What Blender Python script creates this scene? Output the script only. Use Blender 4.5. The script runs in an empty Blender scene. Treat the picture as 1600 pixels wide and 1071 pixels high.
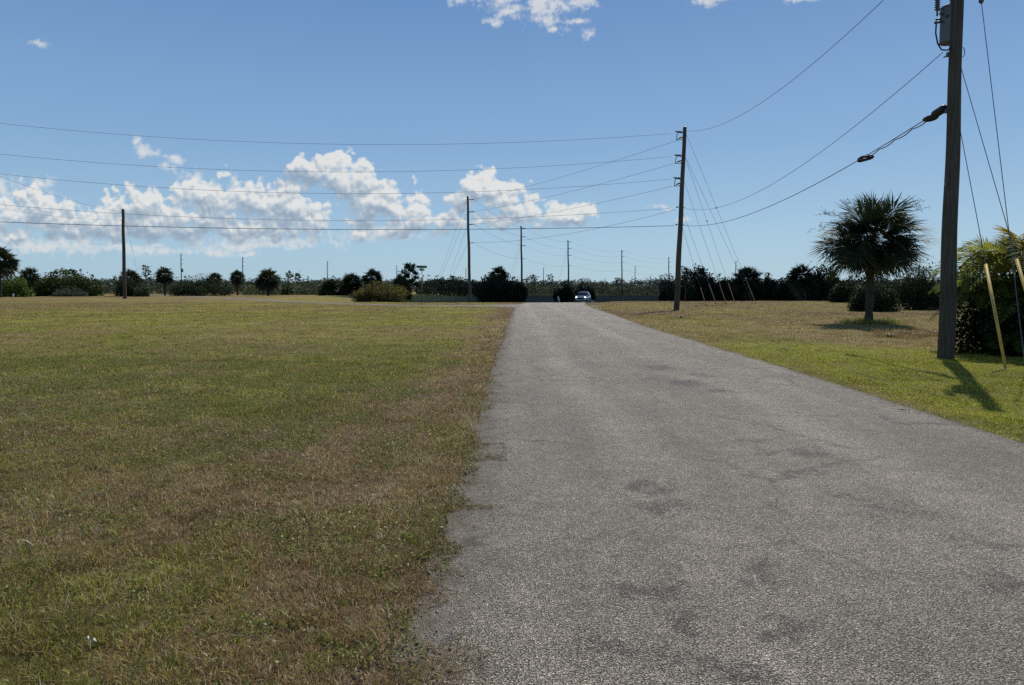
import bpy, math, random
import numpy as np
from mathutils import Vector, Matrix, Quaternion

R = math.radians
random.seed(11)
rng = np.random.default_rng(7)
sc = bpy.context.scene
COL = sc.collection

# ------------------------------------------------------------------ camera model
F = 1067.0                      # focal length in pixels of the 1600 px wide picture
PITCH = R(2.3)
CY = 450 + F * math.tan(PITCH)  # row of the optical centre
EYE = 1.6
SUN_AZ, SUN_EL = R(29), R(51)


def at(px, py, Y):
    """world point seen at a picture position, at a distance Y ahead"""
    dx, dy = (px - 800) / F, (CY - py) / F
    d = Vector((dx, math.cos(PITCH) + dy * math.sin(PITCH), -math.sin(PITCH) + dy * math.cos(PITCH)))
    return Vector((0, 0, EYE)) + d * (Y / d.y)


def sstep(a, b, t):
    t = np.clip((np.asarray(t, float) - a) / (b - a), 0, 1)
    return t * t * (3 - 2 * t)


# ------------------------------------------------------------------ value noise
_T = np.random.default_rng(3).random((256, 256))


def vnoise(x, y):
    x = np.asarray(x, float); y = np.asarray(y, float)
    ix = np.floor(x).astype(int); iy = np.floor(y).astype(int)
    fx = x - ix; fy = y - iy
    fx = fx * fx * (3 - 2 * fx); fy = fy * fy * (3 - 2 * fy)
    a = _T[ix & 255, iy & 255]; b = _T[(ix + 1) & 255, iy & 255]
    c = _T[ix & 255, (iy + 1) & 255]; d = _T[(ix + 1) & 255, (iy + 1) & 255]
    return (a * (1 - fx) + b * fx) * (1 - fy) + (c * (1 - fx) + d * fx) * fy


def fbm(x, y, n=4):
    s = 0; a = 1; t = 0
    for i in range(n):
        s = s + a * vnoise(x * 2 ** i + 17.3 * i, y * 2 ** i + 9.1 * i); t += a; a *= .55
    return s / t


# ------------------------------------------------------------------ road outline and terrain
XL = [(-15, -.55), (3, -.46), (6.3, -.39), (15, -.36), (28, -.17), (45, .08), (57, .25), (66, .7), (78, 1.9), (95, 7.4), (110, 9.2), (135, 12.2), (170, 16.2), (220, 22), (260, 27)]
XR = [(-15, 5.1), (7, 5.25), (12.8, 5.4), (18, 5.42), (28, 5.45), (40, 6.0), (50, 6.25), (61, 6.7), (66, 7.1), (78, 8.4), (95, 12.4), (110, 13.4), (135, 15.7), (170, 19.4), (220, 25), (260, 30)]


def lin(tab, y):
    return np.interp(y, [t[0] for t in tab], [t[1] for t in tab])


SIDE = np.array([(2.5, 60.8), (-4, 60.8), (-10, 62.3), (-16, 67), (-27, 81), (-40, 100), (-70, 141), (-130, 215)], float)


def side_dist(x, y):
    x, y = np.broadcast_arrays(np.asarray(x, float), np.asarray(y, float))
    best = np.full(x.shape, 1e9)
    for a, b in zip(SIDE[:-1], SIDE[1:]):
        t = np.clip(((x - a[0]) * (b[0] - a[0]) + (y - a[1]) * (b[1] - a[1])) / ((b - a) ** 2).sum(), 0, 1)
        best = np.minimum(best, np.hypot(x - a[0] - t * (b[0] - a[0]), y - a[1] - t * (b[1] - a[1])))
    return best - 1.45 - 4.0 * np.exp(-np.maximum(0, -x) / 2.0)


def road_dist(x, y):
    """distance outside the road edge, negative on the road"""
    l = lin(XL, y) - x; r = x - lin(XR, y)
    d = np.maximum(l, r)
    return np.minimum(d, side_dist(x, y))


def terrain(x, y):
    x = np.asarray(x, float); y = np.asarray(y, float)
    dip = -.62 * sstep(69, 106, y) * sstep(-34, -9, x)
    dip = dip + .22 * sstep(51, 64, y) * (1 - sstep(70, 82, y)) * sstep(8.5, 12, x)
    d = road_dist(x, y)
    bump = (fbm(x * .35, y * .35, 3) - .5) * .16 * sstep(.4, 3, d) * sstep(-2, 3, y)
    return dip + bump - .03 * sstep(.2, 1.4, d) * (y < 66)


def tz(x, y):
    return float(terrain(x, y))


def ground(px, Y):
    x = (px - 800) / F * Y
    return Vector((x, Y, tz(x, Y)))


# ------------------------------------------------------------------ mesh helpers
def mat(name, col=(.5, .5, .5), rough=.6, spec=.3, metal=0, attr=False, trans=0.0, noise=0.0, nscale=8, bump=0.0, emit=None):
    m = bpy.data.materials.new(name); m.use_nodes = True
    nt = m.node_tree; N = nt.nodes; L = nt.links
    p = N['Principled BSDF']; out = N['Material Output']
    p.inputs['Roughness'].default_value = rough
    p.inputs['Metallic'].default_value = metal
    p.inputs['Specular IOR Level'].default_value = spec
    p.inputs['Base Color'].default_value = (*col, 1)
    csock = None
    if attr:
        a = N.new('ShaderNodeAttribute'); a.attribute_name = 'Col'; csock = a.outputs['Color']
    if noise:
        tc = N.new('ShaderNodeTexCoord'); nz = N.new('ShaderNodeTexNoise')
        nz.inputs['Scale'].default_value = nscale; nz.inputs['Detail'].default_value = 6
        L.new(tc.outputs['Object'], nz.inputs['Vector'])
        mr = N.new('ShaderNodeMapRange')
        mr.inputs['From Min'].default_value = .25; mr.inputs['From Max'].default_value = .75
        mr.inputs['To Min'].default_value = 1 - noise; mr.inputs['To Max'].default_value = 1 + noise
        L.new(nz.outputs['Fac'], mr.inputs['Value'])
        mx = N.new('ShaderNodeMix'); mx.data_type = 'RGBA'; mx.blend_type = 'MULTIPLY'
        mx.inputs['Factor'].default_value = 1
        if csock: L.new(csock, mx.inputs['A'])
        else: mx.inputs['A'].default_value = (*col, 1)
        L.new(mr.outputs['Result'], mx.inputs['B'])
        csock = mx.outputs['Result']
        if bump:
            bp = N.new('ShaderNodeBump'); bp.inputs['Strength'].default_value = bump; bp.inputs['Distance'].default_value = .02
            L.new(nz.outputs['Fac'], bp.inputs['Height']); L.new(bp.outputs['Normal'], p.inputs['Normal'])
    if csock: L.new(csock, p.inputs['Base Color'])
    if trans:
        t = N.new('ShaderNodeBsdfTranslucent'); s = N.new('ShaderNodeMixShader'); s.inputs[0].default_value = trans
        if csock: L.new(csock, t.inputs['Color'])
        else: t.inputs['Color'].default_value = (*col, 1)
        L.new(p.outputs[0], s.inputs[1]); L.new(t.outputs[0], s.inputs[2]); L.new(s.outputs[0], out.inputs[0])
    if emit:
        p.inputs['Emission Color'].default_value = (*emit[:3], 1); p.inputs['Emission Strength'].default_value = emit[3]
    return m


def raw_mesh(name, verts, loops, starts, totals, m, cols=None, smooth=False):
    me = bpy.data.meshes.new(name)
    nv, nl, nf = len(verts), len(loops), len(starts)
    me.vertices.add(nv); me.vertices.foreach_set('co', np.asarray(verts, np.float32).ravel())
    me.loops.add(nl); me.loops.foreach_set('vertex_index', np.asarray(loops, np.int32))
    me.polygons.add(nf)
    me.polygons.foreach_set('loop_start', np.asarray(starts, np.int32))
    me.polygons.foreach_set('loop_total', np.asarray(totals, np.int32))
    if smooth: me.polygons.foreach_set('use_smooth', np.ones(nf, bool))
    me.update(calc_edges=True)
    if cols is not None:
        a = me.color_attributes.new('Col', 'FLOAT_COLOR', 'POINT')
        c = np.ones((nv, 4), np.float32); c[:, :3] = cols
        a.data.foreach_set('color', c.ravel())
    if m: me.materials.append(m)
    return me


def link(name, me, parent=None, loc=None):
    o = bpy.data.objects.new(name, me); COL.objects.link(o)
    if parent: o.parent = parent
    if loc is not None: o.location = loc
    return o


class MB:
    def __init__(s): s.v = []; s.f = []; s.c = []

    def add(s, vs, fs, col=(1, 1, 1)):
        b = len(s.v); s.v += [tuple(v) for v in vs]; s.f += [tuple(i + b for i in f) for f in fs]; s.c += [col] * len(vs)

    def box(s, c, d, rot=None):
        vs = [Vector((x * d[0] / 2, y * d[1] / 2, z * d[2] / 2)) for x in (-1, 1) for y in (-1, 1) for z in (-1, 1)]
        if rot is not None: vs = [rot @ v for v in vs]
        c = Vector(c)
        s.add([v + c for v in vs], [(0, 1, 3, 2), (4, 6, 7, 5), (0, 4, 5, 1), (2, 3, 7, 6), (0, 2, 6, 4), (1, 5, 7, 3)])

    def tube(s, pts, rad, n=8, cap=True, col=(1, 1, 1)):
        pts = [Vector(p) for p in pts]
        if not hasattr(rad, '__len__'): rad = [rad] * len(pts)
        vs = []; fs = []
        up = Vector((0, 0, 1))
        d0 = (pts[-1] - pts[0]).normalized() if (pts[-1] - pts[0]).length > 1e-6 else up
        if abs(d0.z) > .9: up = Vector((1, 0, 0))
        for i, p in enumerate(pts):
            d = (pts[min(i + 1, len(pts) - 1)] - pts[max(i - 1, 0)]).normalized()
            a = d.cross(up)
            if a.length < 1e-4: a = d.cross(Vector((0, 1, 0)))
            a.normalize(); b = d.cross(a)
            for k in range(n):
                t = 2 * math.pi * k / n
                vs.append(p + (a * math.cos(t) + b * math.sin(t)) * rad[i])
        for i in range(len(pts) - 1):
            for k in range(n):
                k2 = (k + 1) % n
                fs.append((i * n + k, i * n + k2, (i + 1) * n + k2, (i + 1) * n + k))
        if cap:
            fs.append(tuple(range(n - 1, -1, -1))); fs.append(tuple((len(pts) - 1) * n + k for k in range(n)))
        s.add(vs, fs, col)

    def build(s, name, m, parent=None, smooth=False, color=False):
        lo = [i for f in s.f for i in f]
        tot = [len(f) for f in s.f]; st = list(np.cumsum([0] + tot[:-1]))
        me = raw_mesh(name, s.v, lo, st, tot, m, s.c if color else None, False)
        if smooth: me.polygons.foreach_set('use_smooth', np.array([q <= 4 for q in tot], bool))
        return link(name, me, parent)


def tag(o, label=None, cat=None, group=None, kind=None):
    if label: o['label'] = label
    if cat: o['category'] = cat
    if group: o['group'] = group
    if kind: o['kind'] = kind
    return o


def thing(name, loc, label, cat, group=None, rz=0):
    o = bpy.data.objects.new(name, None); COL.objects.link(o)
    o.location = loc; o.rotation_euler = (0, 0, rz); o.empty_display_size = .3
    return tag(o, label, cat, group)


def copy_tree(o, parent=None):
    c = o.copy(); COL.objects.link(c)
    if parent: c.parent = parent
    for ch in [q for q in bpy.data.objects if q.parent == o]: copy_tree(ch, c)
    return c


def quads(name, V4, m, cols=None, parent=None, loc=None):
    """V4: (n,4,3) quads, cols (n,3)"""
    n = len(V4); v = V4.reshape(-1, 3)
    me = raw_mesh(name, v, np.arange(n * 4), np.arange(n) * 4, np.full(n, 4), m, None if cols is None else np.repeat(cols, 4, 0))
    return link(name, me, parent, loc)


def unit(v):
    return v / np.maximum(np.linalg.norm(v, axis=-1, keepdims=True), 1e-9)


def leaf_quads(P, size, aspect=.5, upbias=.3):
    """pointed leaf diamonds with random directions"""
    n = len(P)
    d = unit(rng.normal(size=(n, 3)) + np.array([0, 0, upbias]))
    w = unit(np.cross(d, rng.normal(size=(n, 3))))
    s = (size * rng.uniform(.6, 1.35, n))[:, None]
    base = P - d * s * .5; tip = P + d * s * .5; mid = P + d * s * .05
    k = s * aspect * .5
    nrm = np.cross(d, w) * s * .08
    return np.stack([base, mid + w * k - nrm, tip, mid - w * k - nrm], 1)


# ------------------------------------------------------------------ materials
M = {}
M['leaf'] = mat('leaf', rough=.6, spec=.16, attr=True, trans=.3)
M['frond'] = mat('palm_frond', rough=.6, spec=.14, attr=True, trans=.2)
M['areca'] = mat('feather_frond', rough=.55, spec=.12, attr=True, trans=.5)
M['dead'] = mat('dead_frond', (.13, .1, .065), rough=.8, spec=.1, noise=.4, nscale=3, trans=.15)
M['bark'] = mat('bark', (.07, .055, .042), rough=.9, spec=.1, noise=.5, nscale=6, bump=.6)
M['blade'] = mat('grass_blade', rough=.42, spec=.24, attr=True, trans=.42)
M['wire'] = mat('wire_aluminium', (.10, .11, .13), rough=.5, spec=.4)
M['cable'] = mat('black_cable', (.012, .013, .018), rough=.5, spec=.3)
M['steel'] = mat('galvanised_steel', (.17, .18, .19), rough=.5, metal=.7, noise=.2, nscale=20)
M['porcelain'] = mat('grey_polymer', (.06, .06, .065), rough=.45, spec=.4)
M['tank'] = mat('grey_tank_paint', (.13, .14, .15), rough=.7, spec=.2, noise=.12, nscale=4)
M['yellow'] = mat('yellow_plastic', (.62, .47, .13), rough=.45, spec=.4, noise=.2, nscale=5, trans=.3)
M['palepink'] = mat('faded_guard_plastic', (.55, .46, .38), rough=.5, spec=.35, noise=.2, nscale=5, trans=.4)


def wood_mat():
    m = bpy.data.materials.new('pole_wood'); m.use_nodes = True
    N = m.node_tree.nodes; L = m.node_tree.links; p = N['Principled BSDF']
    tc = N.new('ShaderNodeTexCoord'); mp = N.new('ShaderNodeMapping'); mp.inputs['Scale'].default_value = (26, 26, .7)
    L.new(tc.outputs['Object'], mp.inputs['Vector'])
    n1 = N.new('ShaderNodeTexNoise'); n1.inputs['Scale'].default_value = 2.2; n1.inputs['Detail'].default_value = 8; n1.inputs['Roughness'].default_value = .65
    L.new(mp.outputs[0], n1.inputs['Vector'])
    n2 = N.new('ShaderNodeTexNoise'); n2.inputs['Scale'].default_value = .9; n2.inputs['Detail'].default_value = 3
    L.new(tc.outputs['Object'], n2.inputs['Vector'])
    cr = N.new('ShaderNodeValToRGB')
    cr.color_ramp.elements[0].position = .36; cr.color_ramp.elements[0].color = (.045, .037, .029, 1)
    cr.color_ramp.elements[1].position = .62; cr.color_ramp.elements[1].color = (.125, .104, .083, 1)
    L.new(n1.outputs['Fac'], cr.inputs['Fac'])
    mx = N.new('ShaderNodeMix'); mx.data_type = 'RGBA'; mx.blend_type = 'MULTIPLY'; mx.inputs['Factor'].default_value = .6
    L.new(cr.outputs['Color'], mx.inputs['A']); L.new(n2.outputs['Color'], mx.inputs['B'])
    mr = N.new('ShaderNodeMapRange'); mr.inputs['From Min'].default_value = .3; mr.inputs['From Max'].default_value = .7; mr.inputs['To Min'].default_value = .6; mr.inputs['To Max'].default_value = 1.2
    L.new(n2.outputs['Fac'], mr.inputs['Value']); L.new(mr.outputs[0], mx.inputs['B'])
    L.new(mx.outputs['Result'], p.inputs['Base Color'])
    p.inputs['Roughness'].default_value = .85; p.inputs['Specular IOR Level'].default_value = .15
    bp = N.new('ShaderNodeBump'); bp.inputs['Strength'].default_value = .35; bp.inputs['Distance'].default_value = .008
    L.new(n1.outputs['Fac'], bp.inputs['Height']); L.new(bp.outputs[0], p.inputs['Normal'])
    return m


M['wood'] = wood_mat()


# ------------------------------------------------------------------ node helper
class NG:
    def __init__(s, nt): s.N = nt.nodes; s.L = nt.links

    def _in(s, sock, v):
        if v is None: return
        if isinstance(v, bpy.types.NodeSocket): s.L.new(v, sock)
        else: sock.default_value = v

    def math(s, op, a, b=None, c=None, clamp=False):
        n = s.N.new('ShaderNodeMath'); n.operation = op; n.use_clamp = clamp
        for i, v in enumerate((a, b, c)): s._in(n.inputs[i], v)
        return n.outputs[0]

    def vmath(s, op, a, b=None, c=None):
        n = s.N.new('ShaderNodeVectorMath'); n.operation = op
        for i, v in enumerate((a, b, c)): s._in(n.inputs[i], v)
        return n.outputs['Value'] if op in ('LENGTH', 'DOT_PRODUCT', 'DISTANCE') else n.outputs['Vector']

    def noise(s, vec, scale, detail=4, rough=.5, dist=0, dims='3D'):
        n = s.N.new('ShaderNodeTexNoise'); n.noise_dimensions = dims
        s._in(n.inputs['Vector'], vec); n.inputs['Scale'].default_value = scale
        n.inputs['Detail'].default_value = detail; n.inputs['Roughness'].default_value = rough; n.inputs['Distortion'].default_value = dist
        return n

    def maprange(s, v, a, b, c, d, smooth=False):
        n = s.N.new('ShaderNodeMapRange'); n.clamp = True
        if smooth: n.interpolation_type = 'SMOOTHSTEP'
        s._in(n.inputs['Value'], v)
        for k, q in zip(('From Min', 'From Max', 'To Min', 'To Max'), (a, b, c, d)): s._in(n.inputs[k], q)
        return n.outputs['Result']

    def mix(s, f, a, b, mode='MIX'):
        n = s.N.new('ShaderNodeMix'); n.data_type = 'RGBA'; n.blend_type = mode
        s._in(n.inputs['Factor'], f); s._in(n.inputs['A'], a); s._in(n.inputs['B'], b)
        return n.outputs['Result']

    def ramp(s, f, els):
        n = s.N.new('ShaderNodeValToRGB'); s._in(n.inputs['Fac'], f)
        e = n.color_ramp.elements
        while len(e) < len(els): e.new(.5)
        for i, (p, c) in enumerate(els): e[i].position = p; e[i].color = (*c, 1)
        return n.outputs['Color']


# ------------------------------------------------------------------ sky with clouds (all by direction, at infinity)
def build_world():
    w = bpy.data.worlds.new('World'); sc.world = w; w.use_nodes = True
    nt = w.node_tree; nt.nodes.clear(); g = NG(nt)
    out = nt.nodes.new('ShaderNodeOutputWorld'); bg = nt.nodes.new('ShaderNodeBackground')
    nt.links.new(bg.outputs[0], out.inputs[0])
    sky = nt.nodes.new('ShaderNodeTexSky'); sky.sky_type = 'NISHITA'; sky.sun_disc = False
    sky.sun_elevation = SUN_EL; sky.sun_rotation = SUN_AZ; sky.air_density = 1.0; sky.dust_density = .6; sky.ozone_density = 1.6
    tc = nt.nodes.new('ShaderNodeTexCoord')
    sep = nt.nodes.new('ShaderNodeSeparateXYZ'); nt.links.new(tc.outputs['Generated'], sep.inputs[0])
    X, Y, Z = sep.outputs
    ysafe = g.math('MAXIMUM', Y, .05)
    u = g.math('DIVIDE', X, ysafe); v = g.math('DIVIDE', Z, ysafe)
    cmb = nt.nodes.new('ShaderNodeCombineXYZ'); nt.links.new(u, cmb.inputs[0]); nt.links.new(v, cmb.inputs[1])
    P = cmb.outputs[0]
    # billow warp
    wn = g.noise(P, 16, 2, .5, 0, '2D'); wv = g.vmath('SUBTRACT', wn.outputs['Color'], (.5, .5, .5))
    Pw = g.vmath('MULTIPLY_ADD', wv, (.035, .03, 0), P)

    def field(blobs, pos):
        d = None
        for (cx, cy, rx, ry) in blobs:
            iu, iv = F / rx, F / ry
            cu, cv = (cx - 800) / F, (450 - cy) / F
            t = g.vmath('LENGTH', g.vmath('MULTIPLY_ADD', pos, (iu, iv, 0), (-cu * iu, -cv * iv, 0)))
            d = t if d is None else g.math('SMOOTH_MIN', d, t, .25)
        return d

    big = [(312, 302, 34, 22), (345, 318, 60, 34), (392, 312, 52, 36), (425, 322, 48, 34), (456, 322, 36, 44), (480, 352, 40, 36),
           (300, 345, 60, 42), (400, 360, 110, 30), (225, 322, 34, 26), (240, 350, 70, 38), (190, 360, 60, 28), (69, 322, 36, 30),
           (40, 338, 60, 24), (95, 350, 90, 34), (20, 372, 70, 22), (165, 345, 60, 26),
           (470, 262, 26, 20), (502, 264, 38, 20), (538, 274, 42, 26), (567, 292, 42, 30), (588, 318, 46, 34), (620, 330, 40, 26), (652, 335, 30, 24), (690, 348, 50, 14), (640, 352, 70, 18),
           (565, 360, 36, 16), (600, 370, 46, 14), (714, 330, 16, 18),
           (738, 292, 26, 18), (764, 292, 28, 20), (728, 308, 28, 16), (782, 316, 46, 28), (820, 330, 46, 22), (858, 336, 44, 20), (895, 338, 40, 16), (926, 332, 20, 14), (800, 345, 80, 14)]
    thin = [(215, 226, 16, 14), (226, 242, 22, 14), (246, 248, 18, 12), (260, 268, 22, 9), (278, 254, 18, 7), (302, 276, 26, 13),
            (12, 293, 30, 18), (66, 284, 34, 11), (97, 378, 24, 10), (134, 373, 20, 13), (345, 396, 40, 10), (60, 392, 60, 10), (390, 396, 30, 7), (366, 283, 12, 10), (245, 385, 26, 8), (400, 385, 120, 9),
            (735, 2, 40, 20), (785, 4, 60, 26), (800, 24, 44, 20), (850, 12, 50, 30), (856, 38, 32, 18), (884, 14, 30, 20), (768, 40, 22, 9), (910, 12, 22, 11), (898, 41, 18, 9), (866, 58, 18, 9), (915, 62, 18, 11), (820, -30, 120, 40),
            (1100, 4, 52, 12), (1165, -2, 30, 9), (60, 386, 170, 16), (230, 392, 150, 11), (420, 378, 150, 14), (40, 300, 60, 16), (600, 366, 120, 14), (72, 72, 28, 9), (1243, 6, 40, 6), (1030, 322, 26, 6), (1075, 340, 14, 6)]
    dB = field(big, Pw); dT = field(thin, Pw)
    dBo = field(big, g.vmath('ADD', Pw, (.006, .017, 0)))
    n1f = g.noise(P, 40, 10, .6, 0, '2D').outputs['Fac']
    n2 = g.noise(g.vmath('ADD', P, (.0022, .006, 0)), 40, 10, .6, 0, '2D').outputs['Fac']
    nl = g.noise(P, 17, 3, .5, 0, '2D').outputs['Fac']

    def puff(pos, sc_):
        n = nt.nodes.new('ShaderNodeTexVoronoi'); n.voronoi_dimensions = '2D'; n.feature = 'SMOOTH_F1'; n.inputs['Smoothness'].default_value = .25; n.inputs['Scale'].default_value = sc_
        nt.links.new(pos, n.inputs['Vector']); return n.outputs['Distance']
    wf = g.vmath('MULTIPLY_ADD', g.vmath('SUBTRACT', g.noise(P, 70, 5, .6, 0, '2D').outputs['Color'], (.5, .5, .5)), (.012, .012, 0), P)
    wo = g.vmath('ADD', wf, (.002, .0055, 0))
    pa = g.math('ADD', puff(wf, 36), g.math('MULTIPLY', puff(wf, 88), .55)); pb = g.math('ADD', puff(wo, 36), g.math('MULTIPLY', puff(wo, 88), .55))
    bil = g.math('SUBTRACT', .80, pa)
    dens = g.math('ADD', g.math('ADD', g.math('SUBTRACT', 1.0, dB), g.math('MULTIPLY', bil, 1.0)), g.math('ADD', g.math('MULTIPLY', g.math('SUBTRACT', n1f, .48), 1.7), g.math('MULTIPLY', g.math('SUBTRACT', nl, .5), 1.3)))
    dens = g.math('SUBTRACT', dens, g.maprange(v, .046, .080, .9, 0, True))
    aB = g.maprange(dens, -.04, g.maprange(v, .06, .13, .95, .42), 0, 1, True)
    densT = g.math('ADD', g.math('SUBTRACT', 1.0, dT), g.math('ADD', g.math('MULTIPLY', g.math('SUBTRACT', n1f, .5), 2.0), g.math('MULTIPLY', g.math('SUBTRACT', g.noise(P, 130, 6, .65, 0, '2D').outputs['Fac'], .5), 1.5)))
    aT = g.maprange(densT, 0, 1.15, 0, .84, True)
    # relief: thinner towards the sun -> bright
    rel = g.math('ADD', g.math('ADD', g.math('MULTIPLY', g.math('SUBTRACT', n1f, n2), 1.7), g.math('MULTIPLY', g.math('SUBTRACT', pb, pa), .95)), g.math('MULTIPLY', g.math('SUBTRACT', dBo, dB), .78))
    core = g.maprange(dens, .2, 1.3, 0, 1, True)
    base = g.maprange(v, .055, .125, .26, 0)
    lit = g.math('SUBTRACT', g.math('SUBTRACT', g.math('ADD', .62, rel), g.math('MULTIPLY', core, .22)), base, clamp=True)
    K = 10.0
    cB = g.ramp(lit, [(0, (.30, .385, .49)), (.3, (.375, .455, .55)), (.6, (.51, .575, .635)), (.85, (.67, .70, .715)), (1, (.79, .79, .77))])
    cB = g.vmath('MULTIPLY', cB, (K, K, K))
    cT = (.70 * K, .72 * K, .73 * K, 1)
    # clear sky: graded a little bluer than the model gives near the horizon
    skc = g.vmath('MULTIPLY', sky.outputs[0], SKY_TINT)
    elev = g.math('ARCSINE', Z)
    grad = g.ramp(g.math('DIVIDE', elev, R(45)), [(0, (.40, .58, .70)), (.08, (.355, .55, .72)), (.25, (.235, .412, .66)), (.5, (.132, .274, .545)), (.8, (.11, .235, .48)), (1, (.10, .21, .45))])
    grad = g.vmath('MULTIPLY', grad, (K, K, K))
    skc = g.mix(g.maprange(elev, R(28), R(50), .85, 0, True), skc, grad)
    front = g.maprange(Y, .1, .25, 0, 1)
    up = g.maprange(v, -.01, .012, 0, 1)
    m = g.math('MULTIPLY', front, up)
    c = g.mix(g.math('MULTIPLY', aT, m), skc, cT)
    c = g.mix(g.math('MULTIPLY', g.math('MULTIPLY', aB, m), .91), c, cB)
    nt.links.new(c, bg.inputs[0]); bg.inputs[1].default_value = .1


SKY_TINT = (.80, .86, .92)
build_world()
sun = bpy.data.lights.new('sun', 'SUN'); sun.energy = 4.2; sun.angle = R(.53); sun.color = (1, .95, .87)
so = bpy.data.objects.new('sun', sun); COL.objects.link(so)
SV = Vector((math.sin(SUN_AZ) * math.cos(SUN_EL), math.cos(SUN_AZ) * math.cos(SUN_EL), math.sin(SUN_EL)))
so.rotation_euler = SV.to_track_quat('Z', 'Y').to_euler(); so.location = (40, 80, 120)

cam = bpy.data.cameras.new('camera'); co = bpy.data.objects.new('camera', cam); COL.objects.link(co); sc.camera = co
co.location = (0, 0, EYE); co.rotation_euler = (R(90) - PITCH, 0, 0)
cam.sensor_width = 36; cam.lens = F / 1600 * 36; cam.shift_y = -(535.5 - CY) / 1600
cam.clip_start = .05; cam.clip_end = 6000
sc.view_settings.view_transform = 'Standard'; sc.view_settings.look = 'None'; sc.view_settings.gamma = 1; sc.view_settings.exposure = 0
sc.cycles.max_bounces = 6; sc.cycles.diffuse_bounces = 3; sc.cycles.transmission_bounces = 4; sc.cycles.transparent_max_bounces = 6
sc.cycles.use_denoising = False

# ------------------------------------------------------------------ ground colours
GREEN = np.array((.250, .240, .045)); LUSH = np.array((.340, .335, .036)); DRY = np.array((.345, .245, .120)); SOIL = np.array((.060, .046, .028))


def dryness(x, y):
    l = lin(XL, y) - x; r = x - lin(XR, y)
    n = fbm(x * .30 + 40, y * .16 + 11, 4) - .5
    n2 = fbm(x * 1.3, y * 1.1 + 70, 3) - .5
    left = .24 + 1.3 * n + .9 * n2 + .72 * np.exp(-(np.maximum(l, 0) / (1.5 + 1.0 * n)) ** 4) + .2 * sstep(28, 60, y) + .30 * (1 - sstep(3.2, 8.5, y)) + .3 * sstep(-22, -45, x) * sstep(30, 50, y)
    lush = .02 + .7 * n + .5 * n2 + .35 * np.exp(-(np.maximum(r, 0) / .5) ** 2)
    tan = .62 + 1.2 * n + .6 * n2 + .2 * sstep(24, 45, y)
    k = sstep(17.5, 20.5, y + 3 * n + .12 * (x - 8))
    right = lush * (1 - k) + tan * k
    return np.clip(np.where(x > 2.5, right, left), 0, 1), np.where(x > 2.5, 1 - k, 0)


def ground_col(x, y):
    d, lush = dryness(x, y)
    g = GREEN + (LUSH - GREEN) * lush[..., None]
    c = g + (DRY * np.array((1, .95, .95)) * (1 - .48 * sstep(19, 42, y))[..., None] - g) * d[..., None]
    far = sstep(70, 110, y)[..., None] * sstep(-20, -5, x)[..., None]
    c = c * (1 - far) + np.array((.034, .030, .014)) * far  # cloud shade on the far field, painted into the ground colour
    return c


# rows shared by the ground and both road sheets so that they keep parallel
rows = [-14.0]
while rows[-1] < 3000:
    y = rows[-1]
    if y < 1.5: y += .8
    elif y < 2.2: y += .15
    else: y += max(.03, .011 * y)
    rows.append(y)
rows = np.array(rows)


def grid(name, X, Y, Z, m, cols=None):
    nr, nc = X.shape
    v = np.stack([X, Y, Z], -1).reshape(-1, 3)
    i = (np.arange(nr - 1)[:, None] * nc + np.arange(nc - 1)[None]).ravel()
    lo = np.stack([i, i + 1, i + nc + 1, i + nc], 1)
    n = len(i)
    me = raw_mesh(name, v, lo.ravel(), np.arange(n) * 4, np.full(n, 4), m, None if cols is None else cols.reshape(-1, 3), True)
    return link(name, me)


def ground_material():
    m = bpy.data.materials.new('turf_soil'); m.use_nodes = True; nt = m.node_tree; g = NG(nt); p = nt.nodes['Principled BSDF']
    a = nt.nodes.new('ShaderNodeAttribute'); a.attribute_name = 'Col'
    tc = nt.nodes.new('ShaderNodeTexCoord'); P = tc.outputs['Object']
    n1 = g.noise(P, 1.1, 6, .62).outputs['Fac']
    n2 = g.noise(P, 14, 6, .72).outputs['Fac']
    n3 = g.noise(P, 90, 3, .7).outputs['Fac']
    st = nt.nodes.new('ShaderNodeMapping'); st.inputs['Scale'].default_value = (.06, .3, 1); nt.links.new(P, st.inputs[0])
    n4 = g.noise(st.outputs[0], 1.0, 5, .6).outputs['Fac']
    k = g.math('MULTIPLY', g.maprange(n1, .3, .7, .72, 1.25), g.maprange(n2, .3, .7, .45, 1.5))
    k = g.math('MULTIPLY', k, g.maprange(n3, .3, .7, .6, 1.35))
    k = g.math('MULTIPLY', k, g.maprange(n4, .3, .7, .8, 1.2))
    c = g.mix(1.0, a.outputs['Color'], k, 'MULTIPLY')
    c2 = g.mix(g.maprange(n2, .55, .75, 0, .5), c, (.16, .12, .065, 1))
    nt.links.new(c2, p.inputs['Base Color']); p.inputs['Roughness'].default_value = .9; p.inputs['Specular IOR Level'].default_value = .08
    h = g.math('ADD', g.math('MULTIPLY', n2, .6), g.math('MULTIPLY', n3, .3))
    bp = nt.nodes.new('ShaderNodeBump'); bp.inputs['Strength'].default_value = 1; bp.inputs['Distance'].default_value = .09
    nt.links.new(h, bp.inputs['Height']); nt.links.new(bp.outputs[0], p.inputs['Normal'])
    return m


cols_x = np.sinh(np.linspace(-1, 1, 361) * 6.6) / np.sinh(6.6) * 2600
XX, YY = np.meshgrid(cols_x, rows)
gc = ground_col(XX, YY)
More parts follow.
